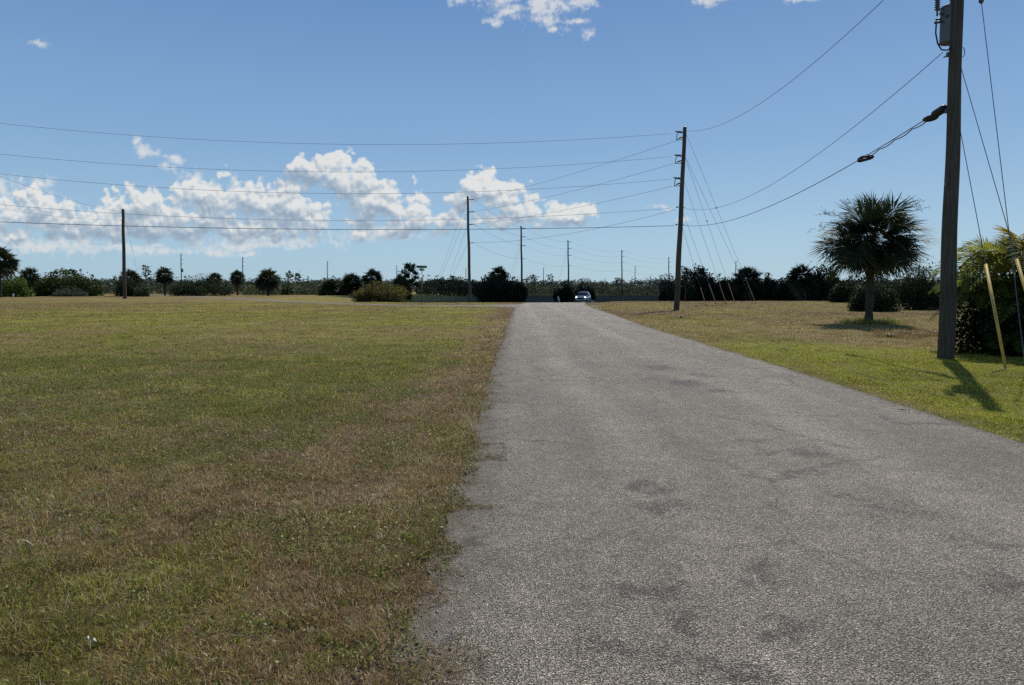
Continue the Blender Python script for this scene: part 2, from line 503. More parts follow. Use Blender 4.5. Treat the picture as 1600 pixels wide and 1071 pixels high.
# bare soil under the near blades, which carry the colour there
near = (1 - sstep(10, 40, YY))[..., None] * .55
gc = gc * (1 - near) + SOIL * near
sandy = np.exp(-(np.maximum(road_dist(XX, YY), 0) / .14) ** 2)[..., None] * .7 * (YY < 75)[..., None]
gc = gc * (1 - sandy) + np.array((.20, .165, .13)) * sandy
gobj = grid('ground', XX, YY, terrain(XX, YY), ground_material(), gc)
tag(gobj, 'flat grassy field with dry brown and green patches reaching the horizon', 'ground', kind='structure')


# ------------------------------------------------------------------ road
STAINS = [(1032, 577, 26, 5), (1100, 588, 20, 4), (1075, 600, 40, 6), (1130, 613, 30, 5), (1020, 770, 40, 9), (1035, 800, 60, 16), (1000, 930, 60, 16), (1070, 985, 50, 20), (1190, 905, 40, 22), (1230, 990, 70, 20),
          (1280, 715, 26, 9), (1400, 805, 50, 9), (1350, 785, 30, 6), (1560, 855, 60, 8), (1590, 925, 60, 14), (960, 1040, 80, 14), (1130, 1060, 120, 16), (1180, 690, 30, 4), (690, 905, 25, 12), (700, 1010, 30, 16), (1450, 665, 60, 4)]


def road_material():
    m = bpy.data.materials.new('chip_seal'); m.use_nodes = True; nt = m.node_tree; g = NG(nt); p = nt.nodes['Principled BSDF']
    tc = nt.nodes.new('ShaderNodeTexCoord'); P = tc.outputs['Object']
    wv = g.noise(P, 60, 2, .5); Pw = g.vmath('MULTIPLY_ADD', g.vmath('SUBTRACT', wv.outputs['Color'], (.5, .5, .5)), (.006, .006, 0), P)

    def vor(scale, feat='F1'):
        n = nt.nodes.new('ShaderNodeTexVoronoi'); n.inputs['Scale'].default_value = scale; n.feature = feat; n.inputs['Randomness'].default_value = 1
        nt.links.new(Pw, n.inputs['Vector']); return n
    va = vor(112); vb = vor(210)
    sa = nt.nodes.new('ShaderNodeSeparateColor'); nt.links.new(va.outputs['Color'], sa.inputs[0])
    sb = nt.nodes.new('ShaderNodeSeparateColor'); nt.links.new(vb.outputs['Color'], sb.inputs[0])
    stone = g.ramp(sa.outputs[0], [(0, (.05, .047, .041)), (.3, (.125, .117, .103)), (.72, (.245, .229, .199)), (.94, (.37, .346, .30)), (1, (.62, .58, .52))])
    stone2 = g.ramp(sb.outputs[0], [(0, (.05, .047, .041)), (.5, (.155, .145, .127)), (1, (.33, .31, .27))])
    stone = g.mix(.4, stone, stone2)
    gap = g.maprange(va.outputs['Distance'], .34, .72, 0, .85, True)
    stone = g.mix(gap, stone, (.028, .026, .024, 1))
    n1 = g.noise(P, .55, 5, .6).outputs['Fac']; n2 = g.noise(P, 5, 5, .65).outputs['Fac']
    st = nt.nodes.new('ShaderNodeMapping'); st.inputs['Scale'].default_value = (1.6, .22, 1); nt.links.new(P, st.inputs[0])
    n3 = g.noise(st.outputs[0], 1.0, 4, .6).outputs['Fac']
    k = g.math('MULTIPLY', g.maprange(n1, .3, .7, .8, 1.15), g.maprange(n2, .3, .7, .82, 1.16))
    k = g.math('MULTIPLY', k, g.maprange(n3, .3, .7, .86, 1.13))
    sepx = nt.nodes.new('ShaderNodeSeparateXYZ'); nt.links.new(P, sepx.inputs[0])
    wx = g.math('ADD', sepx.outputs[0], g.math('MULTIPLY', g.math('SUBTRACT', n1, .5), .8))
    tr = g.math('ADD', g.maprange(g.math('ABSOLUTE', g.math('SUBTRACT', wx, 1.15)), 0, .45, 1, 0, True), g.maprange(g.math('ABSOLUTE', g.math('SUBTRACT', wx, 3.4)), 0, .5, 1, 0, True))
    k = g.math('MULTIPLY', k, g.maprange(tr, 0, 1, 1.06, 1.26))
    c = g.mix(1.0, stone, k, 'MULTIPLY')
    c = g.mix(1.0, c, (1.80, 1.67, 1.50, 1), 'MULTIPLY')
    # bled tar patches
    d = None
    wn = g.noise(P, 2.1, 7, .72); Pq = g.vmath('MULTIPLY_ADD', g.vmath('SUBTRACT', wn.outputs['Color'], (.5, .5, .5)), (1.1, 1.2, 0), P)
    for (px, py, rx, ry) in STAINS:
        Yc = EYE * F / (py - 450); xc = (px - 800) / F * Yc
        rX = rx / F * Yc * 1.15; rY = ry / (py - 450) * Yc * 1.3
        t = g.vmath('LENGTH', g.vmath('MULTIPLY_ADD', Pq, (1 / rX, 1 / rY, 0), (-xc / rX, -Yc / rY, 0)))
        d = t if d is None else g.math('MINIMUM', d, t)
    hf = g.noise(st.outputs[0], 14, 5, .75).outputs['Fac']
    rag = g.math('ADD', g.maprange(d, .2, 1.35, 1, 0, True), g.math('ADD', g.math('MULTIPLY', g.math('SUBTRACT', hf, .5), 1.5), g.math('MULTIPLY', g.math('SUBTRACT', sa.outputs[2], .5), .7)))
    tar = g.math('MULTIPLY', g.maprange(rag, .45, 1.0, 0, .60, True), g.maprange(d, .9, 1.6, 1, 0))
    c = g.mix(tar, c, (.032, .032, .033, 1))
    # windblown sand and soil along the edges
    a = nt.nodes.new('ShaderNodeAttribute'); a.attribute_name = 'Col'
    se = nt.nodes.new('ShaderNodeSeparateColor'); nt.links.new(a.outputs['Color'], se.inputs[0])
    n5 = g.noise(P, 7, 6, .68).outputs['Fac']
    soil = g.maprange(g.math('ADD', se.outputs[0], g.math('MULTIPLY', g.math('SUBTRACT', n5, .5), .7)), .0, .36, .85, 0, True)
    c = g.mix(soil, c, g.mix(g.maprange(n5, .3, .7, 0, 1), (.10, .078, .052, 1), (.21, .175, .13, 1)))
    # fine cracks
    vc = nt.nodes.new('ShaderNodeTexVoronoi'); vc.feature = 'DISTANCE_TO_EDGE'; vc.inputs['Scale'].default_value = .42
    Pc = g.vmath('MULTIPLY_ADD', g.vmath('SUBTRACT', g.noise(P, 2.2, 6, .7).outputs['Color'], (.5, .5, .5)), (.9, .9, 0), P)
    nt.links.new(Pc, vc.inputs['Vector'])
    crack = g.math('MULTIPLY', g.maprange(vc.outputs['Distance'], .002, .012, 1, 0), g.maprange(n1, .44, .56, 0, .5))
    c = g.mix(crack, c, (.025, .024, .023, 1))
    nt.links.new(c, p.inputs['Base Color'])
    p.inputs['Roughness'].default_value = .72; p.inputs['Specular IOR Level'].default_value = .3
    h = g.math('ADD', g.math('MULTIPLY', va.outputs['Distance'], -1.0), g.math('MULTIPLY', sa.outputs[1], .55))
    h = g.math('ADD', h, g.math('MULTIPLY', n2, .35))
    bp = nt.nodes.new('ShaderNodeBump'); bp.inputs['Strength'].default_value = 1.0; bp.inputs['Distance'].default_value = .013
    nt.links.new(h, bp.inputs['Height']); nt.links.new(bp.outputs[0], p.inputs['Normal'])
    return m


M['road'] = road_material()
ry = rows[(rows > -14.1) & (rows < 240)]
xl = lin(XL, ry) + (fbm(ry * 1.6, ry * 0 + 3, 4) - .5) * .16 * (ry < 60) - .10 * np.abs(vnoise(ry * 4.1, ry * 0 + 8) - .5) * (ry < 60)
xr = lin(XR, ry) + (fbm(ry * 1.1, ry * 0 + 33, 4) - .5) * .20
s = np.concatenate([[0, .006, .014, .025, .04, .06, .085, .12], np.linspace(.17, .87, 14), [.91, .94, .965, .982, .993, 1]])[None]
RX = xl[:, None] * (1 - s) + xr[:, None] * s; RY = np.repeat(ry[:, None], s.shape[1], 1)
ed = np.minimum(RX - xl[:, None], (xr[:, None] - RX) * 2.2)
tag(grid('road', RX, RY, terrain(RX, RY) + .012, M['road'], np.repeat(ed[..., None], 3, 2)), 'worn grey chip-seal road running straight ahead to a junction', 'road', kind='structure')
# side street going off left, bending away
def side_street():
    d = np.concatenate([[0], np.cumsum(np.hypot(*np.diff(SIDE, axis=0).T))]); q = np.concatenate([np.linspace(0, 22, 60), np.linspace(22.5, d[-1], 90)])
    cx = np.interp(q, d, SIDE[:, 0]); cy = np.interp(q, d, SIDE[:, 1])
    for _ in range(3): cx[1:-1] = (cx[:-2] + cx[1:-1] * 2 + cx[2:]) / 4; cy[1:-1] = (cy[:-2] + cy[1:-1] * 2 + cy[2:]) / 4
    tx, ty = np.gradient(cx), np.gradient(cy); ln = np.hypot(tx, ty); nx, ny = -ty / ln, tx / ln
    hw = 1.45 + 4.0 * np.exp(-np.maximum(0, -cx) / 2.0); t = np.linspace(-1, 1, 15)[:, None]
    j = 1 + (fbm(q * .6, q * 0, 3) - .5) * .08
    return cx[None] + nx[None] * t * hw * j, cy[None] + ny[None] * t * hw * j


SX, SY = side_street()
tag(grid('side_street', SX, SY, terrain(SX, SY) + .007, M['road'], np.repeat(np.where(SX < -9, -.35, .12)[..., None], 3, 2)), 'narrow grey side street leading off left past the street sign', 'road', kind='structure')


# ------------------------------------------------------------------ grass blades
def blades(P, h, w, col, lean=.5, segs=2, flat=0.0):
    n = len(P); a = rng.uniform(0, 2 * np.pi, n); b = rng.uniform(0, 2 * np.pi, n)
    wd = np.stack([np.cos(a), np.sin(a), np.zeros(n)], 1) * (w * .5)[:, None]
    ln = rng.uniform(.15, 1, n) * lean
    ld = np.stack([np.cos(b) * ln, np.sin(b) * ln, np.sqrt(np.maximum(0.02, 1 - ln ** 2))], 1)
    if flat: ld[:, 2] *= (1 - flat)
    mid = P + ld * (h * .55)[:, None]
    ld2 = ld.copy(); ld2[:, :2] *= 1.9; ld2[:, 2] *= .62
    tip = mid + ld2 * (h * .45)[:, None]
    c3 = np.repeat(col, 5 if segs == 2 else 3, 0)
    if segs == 2:
        V = np.stack([P - wd, P + wd, mid + wd * .75, mid - wd * .75, tip], 1).reshape(-1, 3)
        i = np.arange(n)[:, None] * 5
        lo = np.concatenate([i, i + 1, i + 2, i + 3, i + 3, i + 2, i + 4], 1).ravel()
        st = np.stack([np.arange(n) * 7, np.arange(n) * 7 + 4], 1).ravel(); tot = np.tile([4, 3], n)
    else:
        V = np.stack([P - wd, P + wd, tip], 1).reshape(-1, 3)
        lo = np.arange(n * 3); st = np.arange(n) * 3; tot = np.full(n, 3)
    return V, lo, st, tot, c3


class Acc:
    def __init__(s): s.p = []; s.nv = 0; s.nl = 0

    def add(s, V, lo, st, tot, c):
        s.p.append((V, lo + s.nv, st + s.nl, tot, c)); s.nv += len(V); s.nl += len(lo)

    def build(s, name, m):
        q = [np.concatenate([p[i] for p in s.p]) for i in range(5)]
        return link(name, raw_mesh(name, q[0], q[1], q[2], q[3], m, q[4]))


def scatter(y0, y1, dens, x0f, x1f):
    """random points between two x limits (functions of y)"""
    n = int(dens * (y1 - y0) * (0.80 * y1 + 2) * 2)
    y = rng.uniform(y0, y1, n); x = rng.uniform(-.80 * y1 - 1, .80 * y1 + 1, n)
    k = (np.abs(x) < .80 * y + .5) & (x > x0f(y)) & (x < x1f(y))
    return x[k], y[k]


def edge_keep(x, y):
    d = road_dist(x, y)
    thr = np.minimum((fbm(x * .9 + 5, y * 2.2, 4) - .56) * .62 - .42 * np.maximum(0, vnoise(x * 1.3 + 9, y * 8) - .50) * 2.3 * (.4 + rng.random(len(x))), .05)
    return d > np.where(x < 2.5, thr, (fbm(x * 2, y * 2, 3) - .5) * .16)


left_acc, right_acc = Acc(), Acc()
for side in ('l', 'r'):
    acc = left_acc if side == 'l' else right_acc
    lo_f = (lambda y: y * 0 - 999) if side == 'l' else (lambda y: lin(XR, y) - .12)
    hi_f = (lambda y: lin(XL, y) + .35) if side == 'l' else (lambda y: y * 0 + 999)
    for (y0, y1, dens, hs, ws, segs) in [(2.2, 4, 11000, 1, 1, 2), (4, 6.5, 7000, 1, 1.2, 2), (6.5, 10, 3600, 1.05, 1.5, 2), (10, 16, 1700, 1.1, 2.0, 2), (16, 26, 620, 1.2, 2.8, 1), (26, 44, 200, 1.35, 4.5, 1), (44, 74, 62, 1.5, 7, 1)]:
        if side == 'r' and y0 < 6: continue
        x, y = scatter(y0, y1, dens * (1.2 if side == 'r' else 1), lo_f, hi_f)
        k = edge_keep(x, y); x, y = x[k], y[k]
        fq = 3.1 if y0 > 9 else 6.5
        cl = fbm(x * fq + 7, y * fq, 3)          # clumpiness
        k = rng.random(len(x)) < .34 + 1.1 * sstep(.36, .62, cl); x, y, cl = x[k], y[k], cl[k]
        d, lush = dryness(x, y); n = len(x)
        isdry = rng.random(n) < d * .92 + .05
        old = (1 - .44 * sstep(19, 42, y))[:, None]
        g = GREEN + (LUSH - GREEN) * lush[:, None]
        v = (.35 + 1.75 * rng.random(n) ** 1.4)[:, None] * (.45 + 1.2 * fbm(x * 2.3 + 31, y * 1.6, 3))[:, None]
        hue = rng.normal(0, .15, n)[:, None] * np.array((1, 0, 0)) + 1
        dr = DRY * np.where(rng.random(n)[:, None] < .28, 2.0, .8) * np.array((1, .95, .95)) * old
        c = np.where(isdry[:, None], dr, g * hue * (1 - .22 * sstep(22, 50, y))[:, None]) * v
        ed = road_dist(x, y)
        h = (.018 + .034 * rng.random(n) + .036 * sstep(.46, .72, cl) * rng.random(n) ** .6) * hs * np.where(isdry, .9, 1.1)
        h = h * (1 + .5 * np.exp(-(ed / .7) ** 2) * (side == 'l') * rng.random(n)) * (1 - .35 * (lush > .5))
        tall = (rng.random(n) < .012) & (side == 'l'); h = np.where(tall, h * 2.4, h)
        w = (.0022 + .0028 * rng.random(n)) * ws
        P = np.stack([x, y, terrain(x, y) - .004], 1)
        onroad = ed < .05
        h = np.where(onroad, h * .6, h); c = np.where((onroad & (side == 'l'))[:, None], c * .75, c)
        P[:, 2] = np.where(onroad, np.maximum(P[:, 2], terrain(x, y) + .008), P[:, 2])
        c = np.clip(c, 0, .62); fl = (ed < .03) if side == 'l' else np.zeros(n, bool)
        acc.add(*blades(P[~fl], h[~fl], w[~fl], c[~fl], .85, segs))
        if fl.any(): acc.add(*blades(P[fl] + np.array((0, 0, .004)), h[fl] * 1.7, w[fl], c[fl] * .8, .98, 2, .75))
    # pale straw lying flat
    x, y = scatter(2.3, 14, 900 if side == 'l' else 120, lo_f, hi_f)
    k = edge_keep(x, y) & (rng.random(len(x)) < .15 + 1.6 * sstep(.42, .66, fbm(x * .9 + 60, y * .9, 3))); x, y = x[k], y[k]; n = len(x)
    P = np.stack([x, y, terrain(x, y) + .012 + .02 * rng.random(n)], 1)
    c = np.array((.40, .31, .20)) * rng.uniform(.25, 1.3, n)[:, None]
    acc.add(*blades(P, rng.uniform(.05, .16, n), rng.uniform(.002, .0045, n), c, .95, 2, .93))
# tufts: clumps of longer blades along the edge, in the field and round the palm foot
TUFTS = []
for i in range(240):
    y = 2.4 + 24 * rng.random() ** 1.7
    TUFTS.append((float(lin(XL, y)) - abs(rng.normal(0, .55)) + .05, y, rng.uniform(.05, .11), 'd'))
for i in range(420):
    y = 2.5 + 20 * rng.random() ** 1.4
    TUFTS.append((-rng.uniform(.6, .8 * y), y, rng.uniform(.035, .08), 'g'))
for i in range(90):
    a, r_ = rng.uniform(0, 6.28), rng.uniform(.15, 1.5)
    TUFTS.append((16.2 + math.cos(a) * r_, 31 + math.sin(a) * r_ * .6, rng.uniform(.15, .4), 'g'))
for i in range(16):
    p = ground(rng.uniform(1080, 1140), rng.uniform(55, 66)); TUFTS.append((p.x, p.y, rng.uniform(.08, .2), 'g'))
for i in range(120):
    p = ground(rng.uniform(1370, 1485), rng.uniform(22, 25)); TUFTS.append((p.x, p.y, rng.uniform(.1, .25), 'd'))
for (tx, ty, th, kd) in TUFTS:
    n = 34; r_ = th * .35
    x = tx + rng.normal(0, r_, n); y = ty + rng.normal(0, r_, n)
    P = np.stack([x, y, terrain(x, y)], 1)
    b = np.array((.32, .225, .095)) if kd == 'd' else np.array((.22, .24, .05))
    c = b * rng.uniform(.5, 1.5, n)[:, None]
    (left_acc if tx < 2 else right_acc).add(*blades(P, th * rng.uniform(.5, 1.25, n), np.full(n, .0035) * max(1, ty / 9), c, .75, 2))
tag(left_acc.build('field_grass', M['blade']), 'short mixed green and dry brown grass covering the field left of the road', 'grass', kind='stuff')
tag(right_acc.build('verge_grass', M['blade']), 'yellow green mown grass right of the road, drier further back', 'grass', kind='stuff')

# broadleaf weeds
x, y = scatter(2.3, 15, 2600, lambda y: y * 0 - 999, lambda y: lin(XL, y) + .1)
k = edge_keep(x, y) & (rng.random(len(x)) < 1.6 * sstep(.5, .72, fbm(x * 1.7 + 90, y * 1.7, 3)) + .02); x, y = x[k], y[k]; n = len(x)
P = np.stack([x, y, terrain(x, y) + .015 + .035 * rng.random(n)], 1)
c = np.array((.2, .23, .055)) * rng.uniform(.4, 1.5, n)[:, None]; c[rng.random(n) < .2] = (.25, .2, .08)
lq = leaf_quads(P, .019, .62, 0); lq[..., 2] = P[:, None, 2] + (lq[..., 2] - P[:, None, 2]) * .8
tag(quads('weeds', lq, M['blade'], c), 'small broad leaved green weeds among the roadside grass', 'weeds', kind='stuff')
# loose chips and crumbs on the road edge
n = 1500; y = 2.4 + 50 * rng.random(n) ** 1.6
side = rng.random(n) < .7
x = np.where(side, lin(XL, y) + rng.normal(-.03, .11, n), lin(XR, y) + rng.normal(-.05, .12, n))
P = np.stack([x, y, terrain(x, y) + .016], 1); s_ = rng.uniform(.004, .011, n)
mbv = []; oct_ = np.array([(1, 0, 0), (0, 1, 0), (-1, 0, 0), (0, -1, 0), (0, 0, .8), (0, 0, -.6)], float)
V = P[:, None] + oct_[None] * s_[:, None, None] * rng.uniform(.6, 1.3, (n, 6, 1))
fc = np.array([(0, 1, 4), (1, 2, 4), (2, 3, 4), (3, 0, 4), (1, 0, 5), (2, 1, 5), (3, 2, 5), (0, 3, 5)])
lo = (np.arange(n)[:, None, None] * 6 + fc[None]).ravel()
cc = np.repeat(np.array((.27, .24, .2)) * rng.uniform(.5, 1.6, n)[:, None], 6, 0)
M['chip'] = mat('stone_chip', rough=.8, spec=.2, attr=True)
tag(link('gravel', raw_mesh('gravel', V.reshape(-1, 3), lo, np.arange(n * 8) * 3, np.full(n * 8, 3), M['chip'], cc)), 'loose pale stone chips scattered along both road edges', 'gravel', kind='stuff')

# ------------------------------------------------------------------ unseen cloud added above the view to shade the far field
def shade_cloud():
    nu, nv = 72, 36; v = []; f = []
    for j in range(nv + 1):
        th = math.pi * j / nv
        for i in range(nu):
            ph = 2 * math.pi * i / nu
            d = Vector((math.sin(th) * math.cos(ph), math.sin(th) * math.sin(ph), math.cos(th)))
            n = float(fbm(d.x * 3 + d.z * 2 + 5, d.y * 3 + d.z + 2, 5))
            k = .68 + .7 * n
            z = d.z * (22 if d.z > 0 else 9)
            v.append((d.x * 66 * k, d.y * 60 * k, z * k))
    for j in range(nv):
        for i in range(nu):
            f.append((j * nu + i, j * nu + (i + 1) % nu, (j + 1) * nu + (i + 1) % nu, (j + 1) * nu + i))
    b = MB(); b.add(v, f); o = b.build('cloud', mat('cloud_white', (.85, .85, .86), rough=1, spec=0), None, True)
    o.location = (48 + 121, 136 + 238, 330)
    tag(o, 'unseen white cumulus cloud added high up to shade the far field', 'cloud', kind='structure')


shade_cloud()

# ------------------------------------------------------------------ palms
def fan_palm(rc, nfr, nlf, elmin=-30, elmax=88, seed=1, col=(.035, .05, .022), wk=1.0, fan=.6, pr=(.30, .56), kr=(.78, 1.12)):
    r = np.random.default_rng(seed); Q = []; C = []
    for i in range(nfr):
        az = i * 2.39996 + r.normal(0, .2)
        t = (i + .5) / nfr
        sl, sh_ = math.sin(math.radians(elmin)), math.sin(math.radians(elmax)); el = math.asin(sl + (sh_ - sl) * (1 - t)) + math.radians(r.normal(0, 5))
        d = np.array((math.cos(el) * math.cos(az), math.cos(el) * math.sin(az), math.sin(el)))
        pet = rc * r.uniform(*pr); lk = r.uniform(*kr)
        E = d * pet + np.array((0, 0, -.10 * rc * math.cos(el)))
        d2 = unit(d + np.array((0, 0, -.22 - .2 * r.random())))
        side = np.cross(d2, (0, 0, 1.0)); side = side / max(np.linalg.norm(side), 1e-6)
        roll = r.normal(0, .5)
        nrm = np.cross(side, d2); s2 = side * math.cos(roll) + nrm * math.sin(roll); n2 = np.cross(s2, d2)
        # petiole as a thin strip
        w = s2 * .012 * rc / 2
        b0 = d * .06 * rc
        Q.append(np.stack([b0 - w, b0 + w, E + w, E - w])); C.append(np.array(col) * 1.3)
        fc = np.array(col) * r.uniform(.65, 1.45) * np.array((1 + r.normal(0, .1), 1, 1))
        for j in range(nlf):
            th = math.radians(-112 + 224 * (j + .5) / nlf) + r.normal(0, .03)
            L = rc * fan * lk * (.72 + .28 * math.cos(th)) * r.uniform(.82, 1.12)
            dl = math.cos(th) * d2 + math.sin(th) * s2 + n2 * (.22 * abs(math.sin(th)))
            dl = dl / np.linalg.norm(dl)
            base = E + dl * .02 * rc
            mid = E + dl * L * .5
            drop = rc * (.03 + .10 * r.random() ** 1.5)
            tip = E + dl * L + np.array((0, 0, -drop))
            wd = np.cross(dl, n2); wd = wd / max(np.linalg.norm(wd), 1e-6) * rc * .0145 * wk * r.uniform(.8, 1.2) * (26 / nlf) ** .7
            Q.append(np.stack([base, mid + wd, tip, mid - wd])); C.append(fc * r.uniform(.8, 1.2))
    return np.array(Q), np.array(C)


def trunk_mesh(h, r0, r1, name, parent, m, bend=.0, boots=0, n=10):
    b = MB(); k = 14
    pts = [(bend * math.sin(i / k * 2.2), bend * .5 * (i / k) ** 2, h * i / k) for i in range(k + 1)]
    rad = [(r0 + (r1 - r0) * (i / k)) * (1 + .10 * math.sin(i * 2.3)) * (1.25 if i == 0 else 1) for i in range(k + 1)]
    b.tube(pts, rad, n)
    for q in range(boots):           # old leaf bases round the upper trunk
        a = q * 2.4; z = h * (.55 + .45 * q / boots); rr = r0 * 1.0
        d = Vector((math.cos(a), math.sin(a), 0))
        p = Vector((0, 0, z)) + d * rr * .8
        b.tube([p, p + d * rr * .8 + Vector((0, 0, rr * 1.6))], [rr * .32, rr * .12], 5)
    return b.build(name, m, parent, True)


GP = 'cabbage palms on the open field'


def near_palm():
    base = ground(1358, 31)
    t = thing('cabbage_palm', base, 'large shaggy cabbage palm with a full round crown standing alone on the right lawn', 'palm tree', GP)
    hub = 3.8
    trunk_mesh(hub + .2, .175, .155, 'trunk', t, M['bark'], .03, 26)
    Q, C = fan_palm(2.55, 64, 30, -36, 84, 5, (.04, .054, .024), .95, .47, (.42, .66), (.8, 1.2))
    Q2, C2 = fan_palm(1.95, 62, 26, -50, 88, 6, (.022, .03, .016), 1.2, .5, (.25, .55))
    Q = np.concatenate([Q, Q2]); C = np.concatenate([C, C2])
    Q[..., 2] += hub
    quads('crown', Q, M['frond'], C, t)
    Q, C = fan_palm(1.6, 34, 20, -84, -36, 8, (.1, .075, .05), 1.1)
    Q[..., 2] += hub - .1
    quads('dead_fronds', Q, M['dead'], None, t)
    # dry vine sprays trailing over the top
    b = MB(); P = []
    for (dx, dz, n) in [(-1.75, 1.35, 8), (1.7, 1.75, 14), (-.8, 1.95, 8), (1.25, 1.8, 8), (-2.05, .75, 8)]:
        for i in range(n):
            p = Vector((dx + random.gauss(0, .2), random.gauss(0, .4), hub + dz + random.gauss(0, .1) - .25)); pts = [p]
            d = Vector((random.gauss(0, 1) + (1 if dx > 0 else -1) * .7, random.gauss(0, .5), random.gauss(.5, .4)))
            for k in range(5):
                d += Vector((random.gauss(0, .5), random.gauss(0, .5), random.gauss(-.1, .4))); p = p + d.normalized() * .085; pts.append(p)
                P.append(tuple(p))
            b.tube(pts, .004, 4)
    vo = b.build('vine', M['dead'], t)
    P = np.array(P); P = np.concatenate([P, P + rng.normal(0, .05, P.shape)])
    quads('vine_leaves', leaf_quads(P, .06, .6), M['leaf'], np.array((.07, .065, .04)) * rng.uniform(.6, 1.4, (len(P), 1)), vo)


near_palm()

PV = []
for k in range(4):
    Q, C = fan_palm(1.0, 56, 15, -45, 87, 20 + k, (.034, .047, .02), 1.45, .55, (.38, .56), (.82, 1.04))
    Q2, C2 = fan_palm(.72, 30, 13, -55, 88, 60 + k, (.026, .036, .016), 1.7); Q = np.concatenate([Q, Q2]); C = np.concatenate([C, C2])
    me = raw_mesh('crown', Q.reshape(-1, 3), np.arange(len(Q) * 4), np.arange(len(Q)) * 4, np.full(len(Q), 4), M['frond'], np.repeat(C, 4, 0))
    Qd, _ = fan_palm(.9, 20, 9, -85, -38, 40 + k)
    md = raw_mesh('dead_fronds', Qd.reshape(-1, 3), np.arange(len(Qd) * 4), np.arange(len(Qd)) * 4, np.full(len(Qd), 4), M['dead'])
    b = MB(); b.tube([(.02 * math.sin(i), 0, i / 8) for i in range(9)], [.2 - .03 * i / 8 for i in range(9)], 8)
    ob = b.build('trunk', M['bark'], None, True); mt = ob.data; bpy.data.objects.remove(ob)
    PV.append((me, md, mt))

PALMS = [(1, 379, 52, 112, 'tall dark palm cut off by the left edge of the photo'),
         (48, 415, 32, 130, 'round headed palm between the bright green bush and the big leafy bush at far left'),
         (204, 417, 38, 131, 'bushy palm rising just behind the bare wooden pole on the left'),
         (258, 414, 30, 140, 'neat palm with a dense round head left of the long dark hedge'),
         (336, 423, 25, 152, 'palm whose head shows above the right half of the long dark hedge'),
         (371, 420, 25, 148, 'small palm just right of the long dark hedge'),
         (419, 415, 42, 138, 'lone palm on a clear trunk in the open between hedge and yellowish bush'),
         (516, 431, 30, 140, 'low dark palm leftmost of the clump behind the yellowish bush'),
         (550, 422, 38, 144, 'dark palm in the middle of the clump behind the yellowish bush'),
         (582, 417, 34, 138, 'tallest palm of the clump directly behind the yellowish bush'),
         (626, 426, 26, 122, 'dark palm just left of the street sign'),
         (779, 413, 32, 101, 'palm head poking out of the top of the big dark thicket left of the road'),
         (1167, 411, 50, 88, 'flat topped palm with a bare trunk among the right hand thickets'),
         (1251, 409, 46, 79, 'palm with a visible trunk just left of the large shaggy palm')]
for i, (px, yt, wpx, Y, lab) in enumerate(PALMS):
    b = ground(px, Y); top = at(px, yt, Y).z - b.z; rc = wpx / 2 / F * Y * 1.18
    hub = max(top - rc * .92, .5)
    t = thing('cabbage_palm', b, lab, 'palm tree', GP, random.uniform(0, 6))
    me, md, mt = PV[i % 4]
    o = link('trunk', mt, t); o.scale = (1.1, 1.1, hub + .2)
    o = link('crown', me, t, (0, 0, hub)); o.scale = (rc, rc, rc)
    o = link('dead_fronds', md, t, (0, 0, hub)); o.scale = (rc, rc, rc * (1.15 if hub > rc else .8))

# ------------------------------------------------------------------ bushes and broadleaf trees
def dome_leaves(w, d, h, n, leaf, col, lumps=14, seed=1, ragged=.18, var=.35, z0=0.0):
    r = np.random.default_rng(seed)
    L = []
    for i in range(lumps):
        a = r.uniform(0, 6.28); q = math.sqrt(r.random()) * .78
        x, y = math.cos(a) * q, math.sin(a) * q
        top = math.sqrt(max(.05, 1 - q * q)) * r.uniform(.84, 1.08)
        z = r.uniform(.2, max(.25, top - .25))
        L.append((x, y, z, r.uniform(.26, .42)))
    for i in range(lumps // 2):
        a = r.uniform(0, 6.28); L.append((math.cos(a) * .8, math.sin(a) * .8, r.uniform(.08, .3), r.uniform(.18, .3)))
    L = np.array(L); k = r.integers(0, len(L), n)
    dirs = unit(r.normal(size=(n, 3))); rad = r.random(n) ** .45 * (1 + ragged * np.maximum(0, r.normal(0, 1, n)))
    P = L[k, :3] + dirs * (L[k, 3] * rad)[:, None]
    P[:, 2] = np.abs(P[:, 2])
    P *= np.array((w / 2, d / 2, h)); P[:, 2] += z0
    # twiggy leaders sticking out of the outline
    c = np.array(col)[None] * r.uniform(1 - var, 1 + var * 1.6, (n, 1)) * (r.uniform(.75, 1.25, len(L))[k])[:, None]
    c = c * (1 + r.normal(0, .1, (n, 1)) * np.array((1, 0, 0)))
    return leaf_quads(P, leaf, .55, .2), c, L * np.array((w / 2, d / 2, h, 1))


def leaders(w, d, h, n, leaf, col, seed):
    """upright leafy shoots that break the outline"""
    r = np.random.default_rng(seed); P = []
    for i in range(n):
        a = r.uniform(0, 6.28); q = r.uniform(0, .8); x, y = math.cos(a) * q * w / 2, math.sin(a) * q * d / 2
        z = h * math.sqrt(1 - q * q) * .8; L = h * r.uniform(.06, .22)
        dr = unit(np.array((x / w * 1.2 + r.normal(0, .25), y / d + r.normal(0, .2), 1.0)))
        for k in range(22): P.append(np.array((x, y, z)) + dr * L * (k / 21 - .3) + r.normal(0, leaf * .55, 3) * (1.3 - k / 21))
    P = np.array(P)
    return leaf_quads(P, leaf * .95, .5, .5), np.array(col)[None] * r.uniform(.7, 1.5, (len(P), 1))


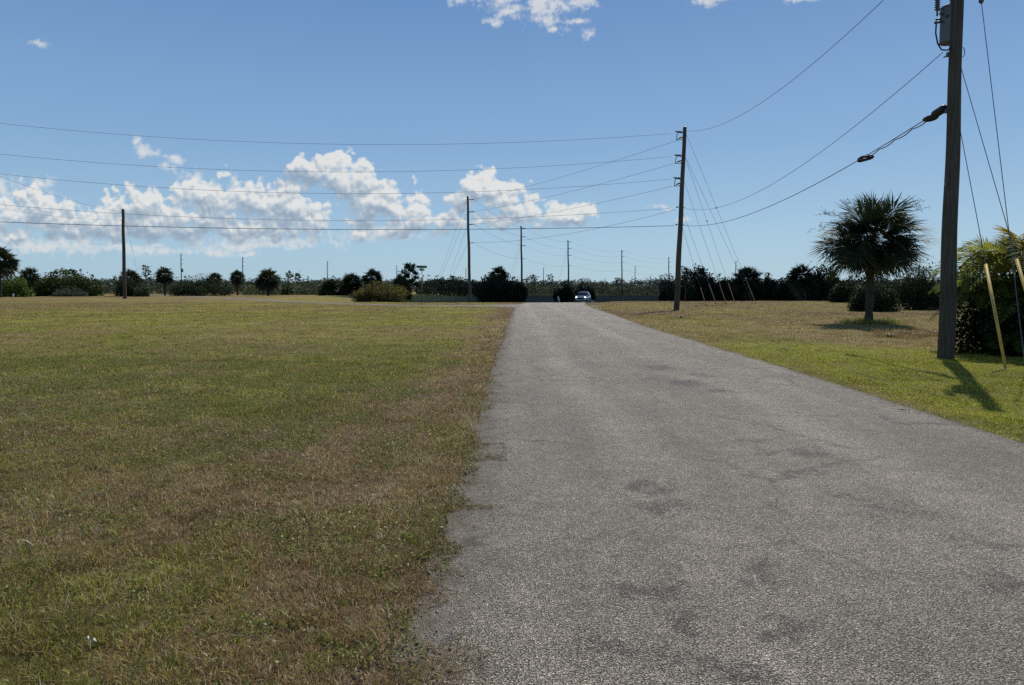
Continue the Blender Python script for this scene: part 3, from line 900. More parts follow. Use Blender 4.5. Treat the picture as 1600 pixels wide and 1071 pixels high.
def stems(w, h, parent, n=7, r0=.05):
    b = MB()
    for i in range(n):
        a = i * 2.4; q = random.uniform(.15, .35)
        p0 = Vector((math.cos(a) * .06 * w, math.sin(a) * .06 * w, 0)); p1 = Vector((math.cos(a) * q * w * .5, math.sin(a) * q * w * .4, h * .45)); p2 = Vector((math.cos(a) * q * w, math.sin(a) * q * w * .7, h * .75))
        b.tube([p0, p1, p2], [r0, r0 * .7, r0 * .3], 6)
    return b.build('stems', M['bark'], parent, True)


GB = 'bushes and thickets round the field'
DK = (.03, .042, .018); MID = (.066, .085, .027); LG = (.10, .15, .03); GREY = (.075, .09, .06)
BUSH = [(-8, 50, 428, 119, .42, LG, 1500, 'bright yellow green bush at the foot of the tall palm by the left edge', 8),
        (56, 158, 416, 131, .62, MID, 3200, 'big dark leafy bush with a ragged top at far left', 16),
        (84, 136, 446, 125, .3, GREY, 1100, 'low grey green shrub in front of the big leafy bush at far left', 0),
        (210, 236, 441, 124, .3, (.07, .095, .03), 700, 'small lighter green shrub right of the bare pole on the left', 5),
        (180, 222, 428, 127, .4, DK, 1300, 'dark shrub hiding the foot of the palm behind the bare left pole', 4),
        (266, 364, 430, 135, .36, DK, 3400, 'long dark clipped looking hedge mass with a nearly level top', 3),
        (441, 458, 439, 152, .35, DK, 500, 'tiny rounded dark bush right of the lone palm', 0),
        (496, 546, 433, 142, .42, DK, 1400, 'dark undergrowth below the palm clump behind the yellowish bush', 4),
        (550, 645, 437, 81, .24, (.085, .085, .026), 4200, 'broad yellowish green croton like bush at the near side of the side street', 22),
        (608, 644, 427, 112, .42, DK, 1100, 'dense dark bush immediately left of the street sign post', 4),
        (742, 824, 420, 97, .40, (.022, .03, .015), 4600, 'big black looking thicket left of the road beyond the junction', 10),
        (864, 899, 437, 107, .34, (.022, .03, .015), 1500, 'dark bush with the leaning white board in front, left of the car', 6),
        (896, 930, 441, 124, .4, (.024, .032, .016), 1100, 'dark bush behind the car', 3),
        (1030, 1056, 439, 92, .32, DK, 900, 'small round dark bush just left of the leaning pole', 0),
        (1046, 1144, 413, 86, .34, (.024, .032, .016), 4600, 'tall dark thicket right of the leaning pole, behind the guy guards', 26),
        (1136, 1196, 430, 90, .34, (.022, .03, .016), 1700, 'low dark bush under the flat topped palm', 3),
        (1184, 1216, 424, 87, .34, DK, 1500, 'rounded dark bush right of the flat topped palm', 2),
        (1208, 1244, 427, 85, .34, (.025, .034, .016), 1300, 'rounded dark bush left of the trunked palm, lower than its neighbour', 2),
        (1262, 1312, 404, 77, .36, (.026, .034, .017), 2300, 'high dark bush half hidden by the left side of the large shaggy palm', 4),
        (1296, 1352, 424, 66, .30, DK, 1600, 'dark bush seen under the crown of the large shaggy palm', 3),
        (1326, 1404, 434, 48, .20, (.035, .048, .02), 3000, 'leafy bush right behind the trunk of the large shaggy palm', 14),
        (1388, 1486, 407, 51, .22, (.035, .047, .02), 4600, 'tall leafy bush between the large shaggy palm and the near pole', 22),
        (1466, 1580, 396, 56, .26, DK, 2400, 'dark bush behind the near pole and the feathery palm clump', 8)]
for i, (p0, p1, yt, Y, leaf, col, n, lab, nl) in enumerate(BUSH):
    pc = (p0 + p1) / 2; b = ground(pc, Y); w = (p1 - p0) / F * Y; h = at(pc, yt, Y).z - b.z
    t = thing('bush', b, lab, 'bush', GB)
    Q, C, _ = dome_leaves(w, w * .6, h * .96, int(n * 3.0), leaf * .74, col, 22, 100 + i)
    if nl:
        q2, c2 = leaders(w, w * .7, h, nl, leaf * .75, col, 300 + i); Q = np.concatenate([Q, q2]); C = np.concatenate([C, c2])
    if 'yellowish' in lab and 'croton' in lab:
        k = (rng.random(len(C)) < .34) & (Q[:, :, 2].mean(1) > h * .3); C[k] = np.array((.26, .20, .05)) * rng.uniform(.6, 1.4, (k.sum(), 1))
    quads('foliage', Q, M['leaf'], C, t)
    stems(w * .8, h, t, 6, .04 + .005 * w)


def puff_tree(name, px, yt, wpx, Y, lab, cat, group, npuff=16, n=1400, leaf=.3, col=DK, gap=.5, low=.35, seed=1):
    """loose tree: trunk, limbs and separate leaf puffs with sky between"""
    b0 = ground(px, Y); h = at(px, yt, Y).z - b0.z; w = wpx / F * Y
    t = thing(name, b0, lab, cat, group); r = random.Random(seed); b = MB(); P = []; K = []
    top = Vector((r.uniform(-.05, .05) * w, 0, h * .93))
    pts = [Vector((0, 0, 0)), Vector((top.x * .2 + .04 * w, 0, h * .35)), Vector((top.x * .6 - .03 * w, 0, h * .68)), top]
    b.tube(pts, [.022 * h, .018 * h, .012 * h, .004 * h], 7)
    for i in range(npuff):
        f = low + (1 - low) * (i + .5) / npuff
        a = i * 2.4 + r.uniform(-.4, .4); reach = w * .5 * (1 - .55 * (f - low) / (1 - low)) * r.uniform(.35, 1.0)
        p0 = pts[1].lerp(pts[3], max(0, (f - .35) / .65)) if f > .35 else pts[1]
        p0 = Vector((p0.x, p0.y, h * f * .95)); p1 = p0 + Vector((math.cos(a) * reach, math.sin(a) * reach, h * .05))
        b.tube([p0, p0.lerp(p1, .5) + Vector((0, 0, -.01 * h)), p1], [.008 * h, .005 * h, .003 * h], 5)
        P.append(p1); K.append(w * r.uniform(.10, .2))
    b.build('trunk', M['bark'], t, True)
    if n:
        g = np.random.default_rng(seed); k = g.integers(0, len(P), n); Pn = np.array([tuple(p) for p in P]); K = np.array(K)
        X = Pn[k] + g.normal(0, 1, (n, 3)) * K[k][:, None] * np.array((.62, .62, .42)) * gap * 1.6
        quads('crown', leaf_quads(X, leaf, .5, .2), M['leaf'], np.array(col)[None] * g.uniform(.6, 1.5, (n, 1)), t)
    return t


GT = 'loose trees along the field edge'
puff_tree('pine_tree', 640, 413, 32, 114, 'open crowned dark pine with sky gaps just left of the street sign', 'pine tree', GT, 15, 1500, .36, (.026, .036, .018), .5, .38, 3)
puff_tree('pine_tree', 229, 415, 22, 175, 'thin pine standing above the trees right of the bare left pole', 'pine tree', GT, 10, 320, .42, DK, .5, .5, 4)
puff_tree('pine_tree', 830, 431, 44, 215, 'flat spreading pine right of the big black thicket', 'pine tree', GT, 12, 420, .5, DK, .4, .55, 5)
puff_tree('pine_tree', 858, 429, 22, 235, 'slim wispy pine left of the car, above the far woods', 'pine tree', GT, 11, 260, .5, DK, .4, .4, 6)
puff_tree('pine_tree', 710, 432, 28, 200, 'small pointed pine just left of the tall pole by the side street', 'pine tree', GT, 16, 600, .5, DK, .45, .3, 8)
puff_tree('pine_tree', 966, 435, 22, 240, 'dark pine behind the poles right of the car', 'pine tree', GT, 13, 420, .5, DK, .45, .4, 9)
puff_tree('pine_tree', 1070, 417, 30, 80, 'sparse sapling poking up at the left of the tall dark thicket', 'tree', GT, 13, 520, .26, DK, .5, .4, 10)
puff_tree('pine_tree', 464, 428, 26, 205, 'middling pine between the lone palm and the palm clump', 'pine tree', GT, 12, 450, .5, MID, .5, .35, 12)
puff_tree('pine_tree', 452, 424, 18, 230, 'slender pine beside the middling pine right of the lone palm', 'pine tree', GT, 12, 320, .5, MID, .45, .4, 13)


def bare_tree():
    b0 = ground(914, 150); h = at(914, 430, 150).z - b0.z
    t = thing('bare_tree', b0, 'leafless grey tree with a fan of twigs above the car', 'tree', GT); r = random.Random(5)
    b = MB(); b.tube([(0, 0, 0), (0, 0, h * .55)], [.14, .1], 7); b.build('trunk', M['bark'], t, True); b = MB()

    def grow(p, d, L, rad, k):
        q = p + d * L; b.tube([p, q], [rad, rad * .65], 5)
        if k:
            for i in range(3): grow(q, (d + Vector((r.gauss(0, .45), r.gauss(0, .45), r.gauss(.1, .2)))).normalized(), L * .68, rad * .6, k - 1)
    for i in range(6): grow(Vector((0, 0, h * .53)), Vector((math.cos(i * 1.05) * .7, math.sin(i * 1.05) * .7, .8)).normalized(), h * .17, .06, 3)
    b.build('branches', M['bark'], t)


bare_tree()

# far woods: one mass that nobody could count
def far_mass(name, lab, pa, pb, Ya, Yb, h0, h1, n, leaf, col, seed, pines=0):
    r = np.random.default_rng(seed)
    px = r.uniform(pa, pb, n); Y = r.uniform(Ya, Yb, n)
    hh = h0 + (h1 - h0) * fbm(px * .035 + seed, Y * .02, 4) ** 1.3 * 1.5
    hh = hh * (1 + .28 * (vnoise(px * .23 + seed, Y * .05) - .5))
    z = hh * r.random(n) ** .95
    x = (px - 800) / F * Y
    g = terrain(x, Y)
    P = np.stack([x, Y, g + z], 1)
    cc = np.array(col)[None] * r.uniform(.55, 1.6, (n, 1)) * (.7 + .7 * vnoise(px * .12, Y * .1))[:, None]
    if pines:
        PP = []
        for i in range(pines):
            p = r.uniform(pa, pb); y = r.uniform(Ya, Yb); H = h1 * r.uniform(.9, 1.25); xx = (p - 800) / F * y; wv = r.uniform(.5, 1.2)
            for k in range(26):
                f = r.uniform(.45, 1); PP.append((xx + r.normal(0, wv * (1.15 - f) * 1.6), y + r.normal(0, .6), tz(xx, y) + H * f))
        PP = np.array(PP); P = np.concatenate([P, PP]); cc = np.concatenate([cc, np.array(col)[None] * r.uniform(.5, 1.2, (len(PP), 1))])
    tag(quads(name, leaf_quads(P, leaf, .7, .2), M['leaf'], cc), lab, 'woods', kind='stuff')


far_mass('far_woods', 'low dark belt of far pines and scrub along the whole horizon', -150, 1750, 255, 330, 3.3, 5.6, 110000, .6, (.03, .04, .021), 1, 90)
far_mass('far_woods', 'dark low tree belt behind the palms and hedge of the left field', -60, 640, 165, 200, 1.2, 3.6, 20000, .4, (.04, .052, .024), 9, 24)
far_mass('far_woods', 'dark tree belt behind the thickets on the right side', 1030, 1700, 105, 135, 2.4, 4.4, 40000, .3, (.024, .032, .016), 12)
far_mass('scrub', 'pale grey green scrub at the far side of the left field', 380, 640, 150, 164, .8, 2.2, 12000, .4, (.085, .105, .05), 2)
far_mass('scrub', 'pale grey green scrub beyond the car and the line of poles', 800, 1060, 205, 245, 1.6, 3.6, 18000, .42, (.05, .06, .033), 3)
far_mass('far_woods', 'dark wood behind the side street between the sign and the thicket', 650, 800, 175, 205, 2.6, 4.8, 14000, .42, (.028, .038, .02), 4, 8)

# ------------------------------------------------------------------ feathery palm clump at the right
def areca():
    base = ground(1632, 17.2)
    t = thing('feather_palm_clump', base, 'dense clump of feathery palms at the right edge with upper fronds coloured a sunlit yellow green', 'palm clump')
    r = np.random.default_rng(4); Q = []; C = []; b = MB()
    for i in range(150):
        big = i < 54
        a = r.uniform(0, 6.28); q = r.uniform(.1, 1.2)
        p0 = np.array((math.cos(a) * q * 1.2, math.sin(a) * q * .7, 0.0))
        out = np.array((math.cos(a) + r.normal(0, .5), math.sin(a) + r.normal(0, .5) - .25, 0)); out /= max(np.linalg.norm(out), .3)
        hs = r.uniform(1.75, 2.35) if big else r.uniform(.3, 1.7)
        p1 = p0 + out * .15 * hs + np.array((0, 0, hs))
        L = r.uniform(1.6, 2.3) if big else r.uniform(1.2, 1.7); spread = r.uniform(.45, .95)
        ns = 34; pts = []
        for k in range(ns + 1):
            s_ = k / ns
            pts.append(p1 + out * spread * L * (.35 * s_ + .50 * s_ ** 1.7) + np.array((0, 0, L * (.66 * s_ - .80 * s_ ** 2.1 * (.5 + .6 * spread)))))
        pts = np.array(pts)
        b.tube([Vector(p0), Vector(p1)] + [Vector(pts[k]) for k in (8, 16, 26, 34)], [.024, .018, .013, .010, .006, .003], 5)
        tone_ = r.uniform(.6, 1.3)
        colr = (np.array((.25, .27, .04)) if r.random() > .14 else np.array((.42, .32, .05))) * tone_ if big else np.array((.12, .15, .03)) * tone_  # upper fronds coloured as sunlit yellow green, lower ones darkened as in shade
        for k in range(2, ns + 1):
            d = unit(pts[k] - pts[k - 1]); sd = unit(np.cross(d, (0, 0, 1.0)))
            up = np.cross(sd, d)
            ll = L * .30 * math.sin(math.pi * min(1, .15 + .85 * (k / ns) ** .8)) ** .6 + .08
            for sg in (-1, 1):
                dl = unit(d * .6 + sd * sg * .8 + up * r.uniform(.25, .45) + r.normal(0, .04, 3))
                m_ = pts[k] + dl * ll * .45; tp = pts[k] + dl * ll + np.array((0, 0, -ll * r.uniform(.1, .25)))
                wd = unit(np.cross(dl, up)) * (.026 if big else .02)
                Q.append(np.stack([pts[k], m_ + wd, tp, m_ - wd])); C.append(colr * r.uniform(.85, 1.15))
    t.scale = (1.0, 1.0, 1.06)
    b.build('stems', mat('green_stem', (.09, .1, .035), rough=.5, noise=.3), t)
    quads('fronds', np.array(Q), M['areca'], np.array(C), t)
    q2, c2, _ = dome_leaves(4.3, 2.4, 2.35, 22000, .11, (.018, .024, .011), 32, 77, .15)  # near-black leaf colour paints the shade inside the backlit clump
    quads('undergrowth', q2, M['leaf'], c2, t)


areca()

# ------------------------------------------------------------------ utility poles
def lathe(b, p, prof, n=14, axis=None):
    """prof: (radius, z)"""
    q = Quaternion() if axis is None else Vector((0, 0, 1)).rotation_difference(Vector(axis).normalized())
    vs = []; fs = []
    for (r_, z) in prof:
        for k in range(n):
            a = 2 * math.pi * k / n; vs.append(Vector(p) + q @ Vector((r_ * math.cos(a), r_ * math.sin(a), z)))
    for i in range(len(prof) - 1):
        for k in range(n): fs.append((i * n + k, i * n + (k + 1) % n, (i + 1) * n + (k + 1) % n, (i + 1) * n + k))
    fs.append(tuple(range(n - 1, -1, -1))); fs.append(tuple((len(prof) - 1) * n + k for k in range(n)))
    b.add(vs, fs)


def sheds(L, r0, r1, n):
    pr = [(r0 * .8, 0)]
    for i in range(n):
        z = L * (i + .15) / n; dz = L / n
        pr += [(r0, z), (r1, z + dz * .35), (r1, z + dz * .5), (r0, z + dz * .65)]
    return pr + [(r0 * .8, L)]


def shaft(h, r0, r1, parent, n=16, wob=.01):
    b = MB(); k = 22
    b.tube([(wob * math.sin(i * .7), wob * math.cos(i * .9), -.3 + (h + .3) * i / k) for i in range(k + 1)], [r0 + (r1 - r0) * (i / k) for i in range(k + 1)], n)
    return b.build('shaft', M['wood'], parent, True)


GPOLE = 'wooden utility poles'
# near pole with the transformer
A = ground(1480, 16.0); AH = 10.1
tA = thing('utility_pole', A, 'thick near wooden utility pole carrying a grey transformer, at the right', 'utility pole', GPOLE)
shaft(AH, .180, .110, tA, 24, .008); tA.rotation_euler = (0, R(.42), 0)


def al(px, py, Y): return Matrix.Rotation(R(-.42), 3, 'Y') @ (at(px, py, Y) - A)


def tA_parts():
    c0 = al(1484, 68, 16.2); c1 = al(1484, 14, 16.2); Lt = c1.z - c0.z; r_ = .215
    b = MB(); lathe(b, c0, [(r_ * .9, 0), (r_, .012), (r_, .05), (r_ * .985, .06), (r_ * .985, Lt * .9), (r_, Lt * .92), (r_, Lt)], 28)
    tk = b.build('transformer', M['tank'], tA, False)
    for p in tk.data.polygons: p.use_smooth = len(p.vertices) == 4
    b = MB(); lathe(b, c0 + Vector((0, 0, Lt + .002)), [(r_ * 1.04, 0), (r_ * 1.04, .03), (r_ * .8, .07), (r_ * .3, .09)], 28); b.build('tank_lid', M['tank'], tk, True)
    for dx, dy in ((-.05, -.1), (.1, .1)):
        b = MB(); lathe(b, c0 + Vector((dx, dy, Lt + .06)), sheds(.34, .025, .045, 6), 12); b.build('bushing', M['porcelain'], tk, True)
    for k in range(3):        # secondary terminals on the side facing the road
        a = math.pi * (1.0 + .16 * (k - 1)); d = Vector((math.cos(a), math.sin(a) - .25, 0)).normalized()
        p = c0 + Vector((0, 0, Lt * (.72 + .1 * (k % 2)))) + d * r_ * .97
        b = MB(); lathe(b, p, [(.03, 0), (.034, .03), (.02, .04), (.02, .075), (.028, .08), (.028, .1)], 10, d); b.build('terminal', M['porcelain'], tk, True)
    b = MB(); b.tube([c0 + Vector((-.1, -r_ * .9, Lt * .24)), c0 + Vector((-.1, -r_ * 1.06, Lt * .24))], .018, 10); b.build('valve', M['porcelain'], tk)
    for z in (.2, .8):
        b = MB(); b.box(c0.lerp(Vector((0, 0, c0.z)), .55) + Vector((0, 0, Lt * z)), (.16, .3, .05)); b.build('hanger_bracket', M['steel'], tk)
    # surge arrester at the left of the tank
    b = MB(); pa = al(1464.5, 17, 16.2); lathe(b, pa, sheds(.42, .03, .062, 8), 12); ar = b.build('arrester', M['porcelain'], tA, True)
    b = MB(); b.tube([pa + Vector((0, 0, -.12)), pa], [.022, .022], 8); b.tube([pa + Vector((0, 0, .03)), pa + Vector((.12, 0, .0)), c0 + Vector((-.14, 0, Lt * .92))], .018, 6); b.build('arrester_bracket', M['steel'], ar)
    # drip loop
    q = [al(1463, 36, 16.1), al(1462, 52, 16.05), al(1465, 68, 16.0), al(1471, 78, 15.98), al(1480, 79, 15.95), al(1487, 74, 15.9)]
    b = MB(); sm = []
    for i in range(len(q) - 1):
        for s_ in (0, .34, .67): sm.append(q[i].lerp(q[i + 1], s_))
    b.tube(sm + [q[-1]], .017, 8); b.build('drip_loop', M['cable'], tA, True)
    b = MB(); b.tube([al(1472, 34, 16.15), al(1461, 36, 16.08)], .03, 8); b.build('terminal_clamp', M['porcelain'], tA)
    # ground lead and moulding down the right flank, small loop of wire
    b = MB(); x = .14
    b.tube([(x - .005, .06, 8.0), (x, .05, 7.0), (.165, .06, 5.0), (.178, .06, 2.4), (.185, .06, 0)], .02, 8); b.build('ground_lead', M['cable'], tA, True)
    b = MB(); c = al(1504, 82, 16.0)
    b.tube([c + Vector((.05 * math.sin(k * .5), 0, .11 * math.cos(k * .5))) for k in range(10)], .008, 6); b.build('wire_loop', M['cable'], tA, True)
    # through bolts, deadend clevis
    for (py, nm) in ((82, 'clevis'), (171, 'clevis'), (-30, 'clevis')):
        c = al(1480, py, 16); b = MB()
        b.tube([Vector((-.06, .1, c.z)), Vector((-.06, .34, c.z))], .018, 8); b.box(Vector((-.06, .16, c.z)), (.1, .06, .1)); b.build(nm, M['steel'], tA)
    b = MB(); b.box((-.17, -.06, 4.05), (.012, .05, .09)); b.build('number_tag', M['steel'], tA)


tA_parts()

# leaning junction pole
B = ground(1057, 50.0); Btop = at(1070, 201, 50.0); Bd = Btop - B; BH = Bd.length
tB = thing('utility_pole', B, 'tall leaning junction pole by the road with wires leaving on three sides', 'utility pole', GPOLE)
tB.rotation_euler = Vector((0, 0, 1)).rotation_difference(Bd.normalized()).to_euler()
shaft(BH, .21, .13, tB, 18, .012)
def bp(py):
    """point of the leaning pole axis at picture row py"""
    lo_, hi_ = 0.0, 1.0
    for _ in range(40):
        m_ = (lo_ + hi_) / 2; p = B + Bd * m_
        yy = 450 - (p.z - EYE) / p.y * F     # near enough for a small pitch
        if yy > py: lo_ = m_
        else: hi_ = m_
    return B + Bd * lo_
for py in (221, 257, 292):
    z = (bp(py) - B).length
    b = MB()
    b.tube([(-.15, 0, z), (-.55, 0, z - .02)], .035, 7); b.tube([(-.55, 0, z - .05), (-.55, 0, z + .35)], .03, 7)
    br = b.build('cutout_bracket', M['steel'], tB)
    b = MB(); b.tube([(-.55, -.02, z + .36), (-.45, -.02, z + .5), (-.2, 0, z + .5)], .03, 7); b.tube([(-.14, 0, z + .5), (-.52, 0, z + .52)], .045, 7); b.build('fuse_barrel', M['porcelain'], br)
for py in (209, 245, 280):
    z = (bp(py) - B).length; b = MB(); lathe(b, (-.18, 0, z), sheds(.5, .03, .07, 6), 10, (-1, -.05, 0)); b.build('strain_insulator', M['porcelain'], tB, True)
    b = MB(); lathe(b, (-.12, .1, z - .35), sheds(.4, .03, .06, 5), 10, (-.45, .9, -.1)); b.build('strain_insulator', M['porcelain'], tB, True)
for py in (325, 352):
    z = (bp(py) - B).length; b = MB(); b.tube([(-.34, 0, z), (.3, 0, z)], .022, 7); b.box((-.3, 0, z), (.1, .08, .1)); b.build('clevis', M['steel'], tB)
b = MB(); lathe(b, (0, 0, BH), [(.14, 0), (.14, .05), (.03, .16)], 12); b.build('pole_cap', M['porcelain'], tB)

# receding line of slender poles
PH = 12.5
def line_pole(loc, lab, n=14):
    t = thing('utility_pole', loc, lab, 'utility pole', GPOLE); shaft(PH, .19, .12, t, n, .02)
    for k, z in enumerate((12.1, 10.67, 9.2, 7.05)):
        b = MB()
        if k < 3:
            lathe(b, (.1, 0, z), sheds(.62, .04, .075, 5), 9, (1, 0, .06)); b.build('post_insulator', M['porcelain'], t, True)
        else:
            b.tube([(.1, 0, z), (.5, 0, z)], .035, 7); b.box((.48, 0, z), (.09, .09, .14)); b.build('neutral_bracket', M['steel'], t)
    return t


def depth_for(px, yt, H):
    Y = 100.0
    for _ in range(30): Y = (H + tz((px - 800) / F * Y, Y) - EYE) * F / (450 - yt)
    return Y


LP = [(734.5, 308, 'tall pole by the side street, nearest of the receding line beyond the junction'),
      (816, 354, 'pole at the right end of the big black thicket, second of the receding line'),
      (889, 376, 'pole just left of the car, third of the receding line'),
      (972, 391, 'pole in the open field right of the car, fourth of the receding line'),
      (1045, 402, 'thin far pole just left of the leaning pole, last of the receding line')]
Cp = []; proto = None
for i, (px, yt, lab) in enumerate(LP):
    Y = depth_for(px, yt, PH); g = ground(px, Y); Cp.append(g)
    if proto is None: proto = line_pole(g, lab); o = proto
    else: o = copy_tree(proto); o.location = g; o['label'] = lab
    o.rotation_euler = (0, R((-1.2, -1.0, -1.3, -.9, -.8)[i]), R((0, 3, -4, -8, -12)[i]))
# far poles, a few pixels each
FAR = [(284, 397, 'far pole carrying a transformer, above the left end of the long dark hedge'), (380, 402, 'far pole between the long dark hedge and the lone palm'),
       (512, 408, 'far pole above the low dark palm left of the yellowish bush'), (620, 415, 'far pole tip above the dark palm left of the street sign'),
       (728, 419, 'far pole close beside the tall pole by the side street'), (849, 418, 'far pole between the second and third pole of the receding line'),
       (992, 416, 'far pole right of the fourth pole of the receding line'), (1149, 408, 'far pole tip above the thicket by the flat topped palm')]
fp = None
for i, (px, yt, lab) in enumerate(FAR):
    Y = depth_for(px, yt, PH); g = ground(px, Y)
    if fp is None:
        o = copy_tree(proto); o['label'] = lab; fp = o
        b = MB(); lathe(b, (.35, 0, 6.6), [(.3, 0), (.32, .05), (.32, 1.0), (.2, 1.1)], 12); trf = b.build('transformer', M['tank'], o, True)
    else: o = copy_tree(proto); o['label'] = lab
    o.location = g; o.rotation_euler = (0, 0, R(random.uniform(-20, 20)))
# single bare pole in the left field
LY = 100.0; LB = ground(195, LY); Lt_ = at(192, 327, LY)
tL = thing('utility_pole', LB, 'bare wooden pole without crossarms standing alone in the left field', 'utility pole', GPOLE)
tL.rotation_euler = Vector((0, 0, 1)).rotation_difference((Lt_ - LB).normalized()).to_euler()
shaft((Lt_ - LB).length, .26, .19, tL, 14, .02)
for z in (12.6, 11.4): b = MB(); b.tube([(-.15, 0, z), (-.45, 0, z)], .04, 7); b.build('deadend_bracket', M['steel'], tL)

# ------------------------------------------------------------------ wires
def wire_pts(p0, p1, sag, n=28):
    p0, p1 = Vector(p0), Vector(p1)
    return [p0.lerp(p1, k / n) - Vector((0, 0, sag * 4 * (k / n) * (1 - k / n))) for k in range(n + 1)]


def sag_via(p0, p1, px, py):
    """sag that brings the span through a picture position"""
    best = None
    for k in range(1, 400):
        s_ = k / 400; p = Vector(p0).lerp(Vector(p1), s_)
        e = abs(p.x / p.y - (px - 800) / F)
        if best is None or e < best[0]: best = (e, s_, p)
    _, s_, p = best
    z = at(px, py, p.y).z
    return (p.z - z) / (4 * s_ * (1 - s_))


def wire(pts, r_, lab, group, m='wire', name='power_line'):
    b = MB(); b.tube(pts, r_, 5, False); o = b.build(name, M[m], None, True)
    return tag(o, lab, 'wire', group)


GL = 'wires running left from the leaning pole'
def left_wire(q, r_, lab, m='wire'):
    (x0, y0), (x1, y1), (x2, y2) = q
    co_ = np.polyfit((x0, x1, x2), (y0, y1, y2), 2); pts = []
    for px in np.linspace(x0, -420, 50):
        Y = 50.0 - 4.0 * (x0 - px) / 1470; pts.append(at(px, float(np.polyval(co_, px)), Y))
    wire(pts, r_, lab, GL, m)
left_wire([(1048, 209), (660, 226), (0, 193)], .0105, 'topmost of the five wires running left from the leaning pole')
left_wire([(1048, 245), (560, 269), (0, 241)], .0105, 'second highest of the five wires running left from the leaning pole')
left_wire([(1048, 280), (560, 303), (0, 272)], .0105, 'middle one of the five wires running left from the leaning pole')
left_wire([(1046, 326), (540, 345), (0, 320)], .0105, 'fourth wire down of the five running left from the leaning pole')
left_wire([(1054, 353), (600, 359), (0, 347)], .019, 'lowest and thickest of the five wires running left from the leaning pole', 'cable')

GA = 'wires from the leaning pole to the near pole'
pA = Vector((A.x - .06, A.y + .3, 0))
def zA(py): return at(1480, py, 16.3).z
p0 = bp(207); p1 = Vector((pA.x, pA.y, 9.75)); wire(wire_pts(p0, p1, sag_via(p0, p1, 1240, 120), 60), .010, 'high bare wire sweeping up from the leaning pole out of the top of the photo', GA)
p0 = bp(325); p1 = Vector((pA.x, pA.y, zA(82))); wire(wire_pts(p0, p1, sag_via(p0, p1, 1300, 221), 60), .009, 'middle wire from the leaning pole ending just under the grey transformer', GA)
b = MB(); c = Vector(p1)
p0 = bp(352); p1 = Vector((pA.x, pA.y, zA(171))); sg = sag_via(p0, p1, 1300, 272); cp = wire_pts(p0, p1, sg, 420)
wire(cp, .0125, 'black telecom cable from the leaning pole with fibre storage loops near its end', GA, 'cable', 'telecom_cable')


def on_cable(px):
    best = min(range(len(cp) - 1), key=lambda k: abs(cp[k].x / cp[k].y - (px - 800) / F))
    return cp[best], (cp[best + 1] - cp[best - 1]).normalized()


GS = 'fibre storage loops hanging on the telecom cable'
for px, L, lab in ((1345, .85, 'black teardrop fibre storage loop farther from the near pole'), (1448, .62, 'black teardrop fibre storage loop close to the near pole')):
    c, d = on_cable(px); q = Vector((0, 1, 0)).rotation_difference(-Vector((d.x, d.y, d.z * .5)))
    t = thing('fibre_storage_loop', c, lab, 'cable loop', GS)
    b = MB(); sgn = 1 if px < 1400 else -1
    for ring, (lw, ww, dz) in enumerate(((.42 * L, .2 * L, -.05), (.40 * L, .185 * L, -.075), (.38 * L, .17 * L, -.03))):
        pts = []
        for k in range(29):
            a = 2 * math.pi * k / 28; w_ = ww * (1 - .45 * math.sin(a) * sgn); pts.append(q @ Vector((w_ * math.cos(a), lw * math.sin(a), dz)))
        b.tube(pts, .017, 8, False)
    b.build('cable_coil', M['cable'], t, True)
    b = MB()
    for yy in (-.2, 0, .2): b.box(q @ Vector((0, yy * L, -.06)), (.3 * L, .03, .02), q.to_matrix())
    for yy in (-.16, .16): b.box(q @ Vector((0, yy, -.01)), (.05, .05, .09), q.to_matrix())
    b.build('bracket', M['porcelain'], t)
# second lashed cable between the two loops
i0 = min(range(len(cp)), key=lambda k: abs(cp[k].x / cp[k].y - 545 / F)); i1 = min(range(len(cp)), key=lambda k: abs(cp[k].x / cp[k].y - 647 / F))
seg = []
for k in range(i1 - i0 + 1):
    p = cp[i0 + k]; s_ = k / (i1 - i0)
    seg.append(p + Vector((.02, 0, -.022 - .045 * abs(math.sin(s_ * math.pi * 4)))))
wire(seg, .014, 'slack black fibre lashed under the cable between the two storage loops', None, 'cable', 'lashed_fibre')
c, d = on_cable(1471.5); b = MB(); q = -d
lathe(b, Vector(c) - d * .22 + Vector((0, 0, -.02)), [(.05, 0), (.09, .02)] + [(.098 if k % 2 else .085, .04 + .36 * k / 12) for k in range(13)] + [(.09, .42), (.05, .44)], 14, d)
tag(b.build('splice_closure', M['cable'], None, False), 'stubby ribbed black splice case where the telecom cable meets the near pole', 'splice case')

GC = 'wires along the receding line of poles'
ORD = ('top', 'second', 'third', 'lowest'); ZS = (12.12, 10.69, 9.22, 7.08)
pos = [Matrix.Translation(g) @ Matrix.Rotation(R((0, 3, -4, -8, -12)[i]), 4, 'Z') @ Matrix.Rotation(R((-1.2, -1.0, -1.3, -.9, -.8)[i]), 4, 'Y') for i, g in enumerate(Cp)]
SP = ('first and second', 'second and third', 'third and fourth', 'fourth and last')
for k in range(4):
    pc = pos[0] @ Vector((.7 if k < 3 else .5, 0, ZS[k]))
    py = (222, 257, 292, 330)[k]; via = ((880, 275), (930, 288), (960, 312), (891, 365))[k]
    p0 = bp(py) + Vector((-.3, .2, .1))
    s_ = min(2.5, max(.3, sag_via(p0, pc, *via)))
    wire(wire_pts(p0, pc, s_), .011, '%s wire slanting from the leaning pole to the nearest receding pole' % ORD[k], GC)
    for i in range(4):
        qa = pos[i] @ Vector((.7 if k < 3 else .5, 0, ZS[k])); qb = pos[i + 1] @ Vector((.7 if k < 3 else .5, 0, ZS[k]))
        wire(wire_pts(qa, qb, .55 + .12 * i, 16), .0105, '%s wire between the %s pole of the receding line' % (ORD[k], SP[i]), GC)
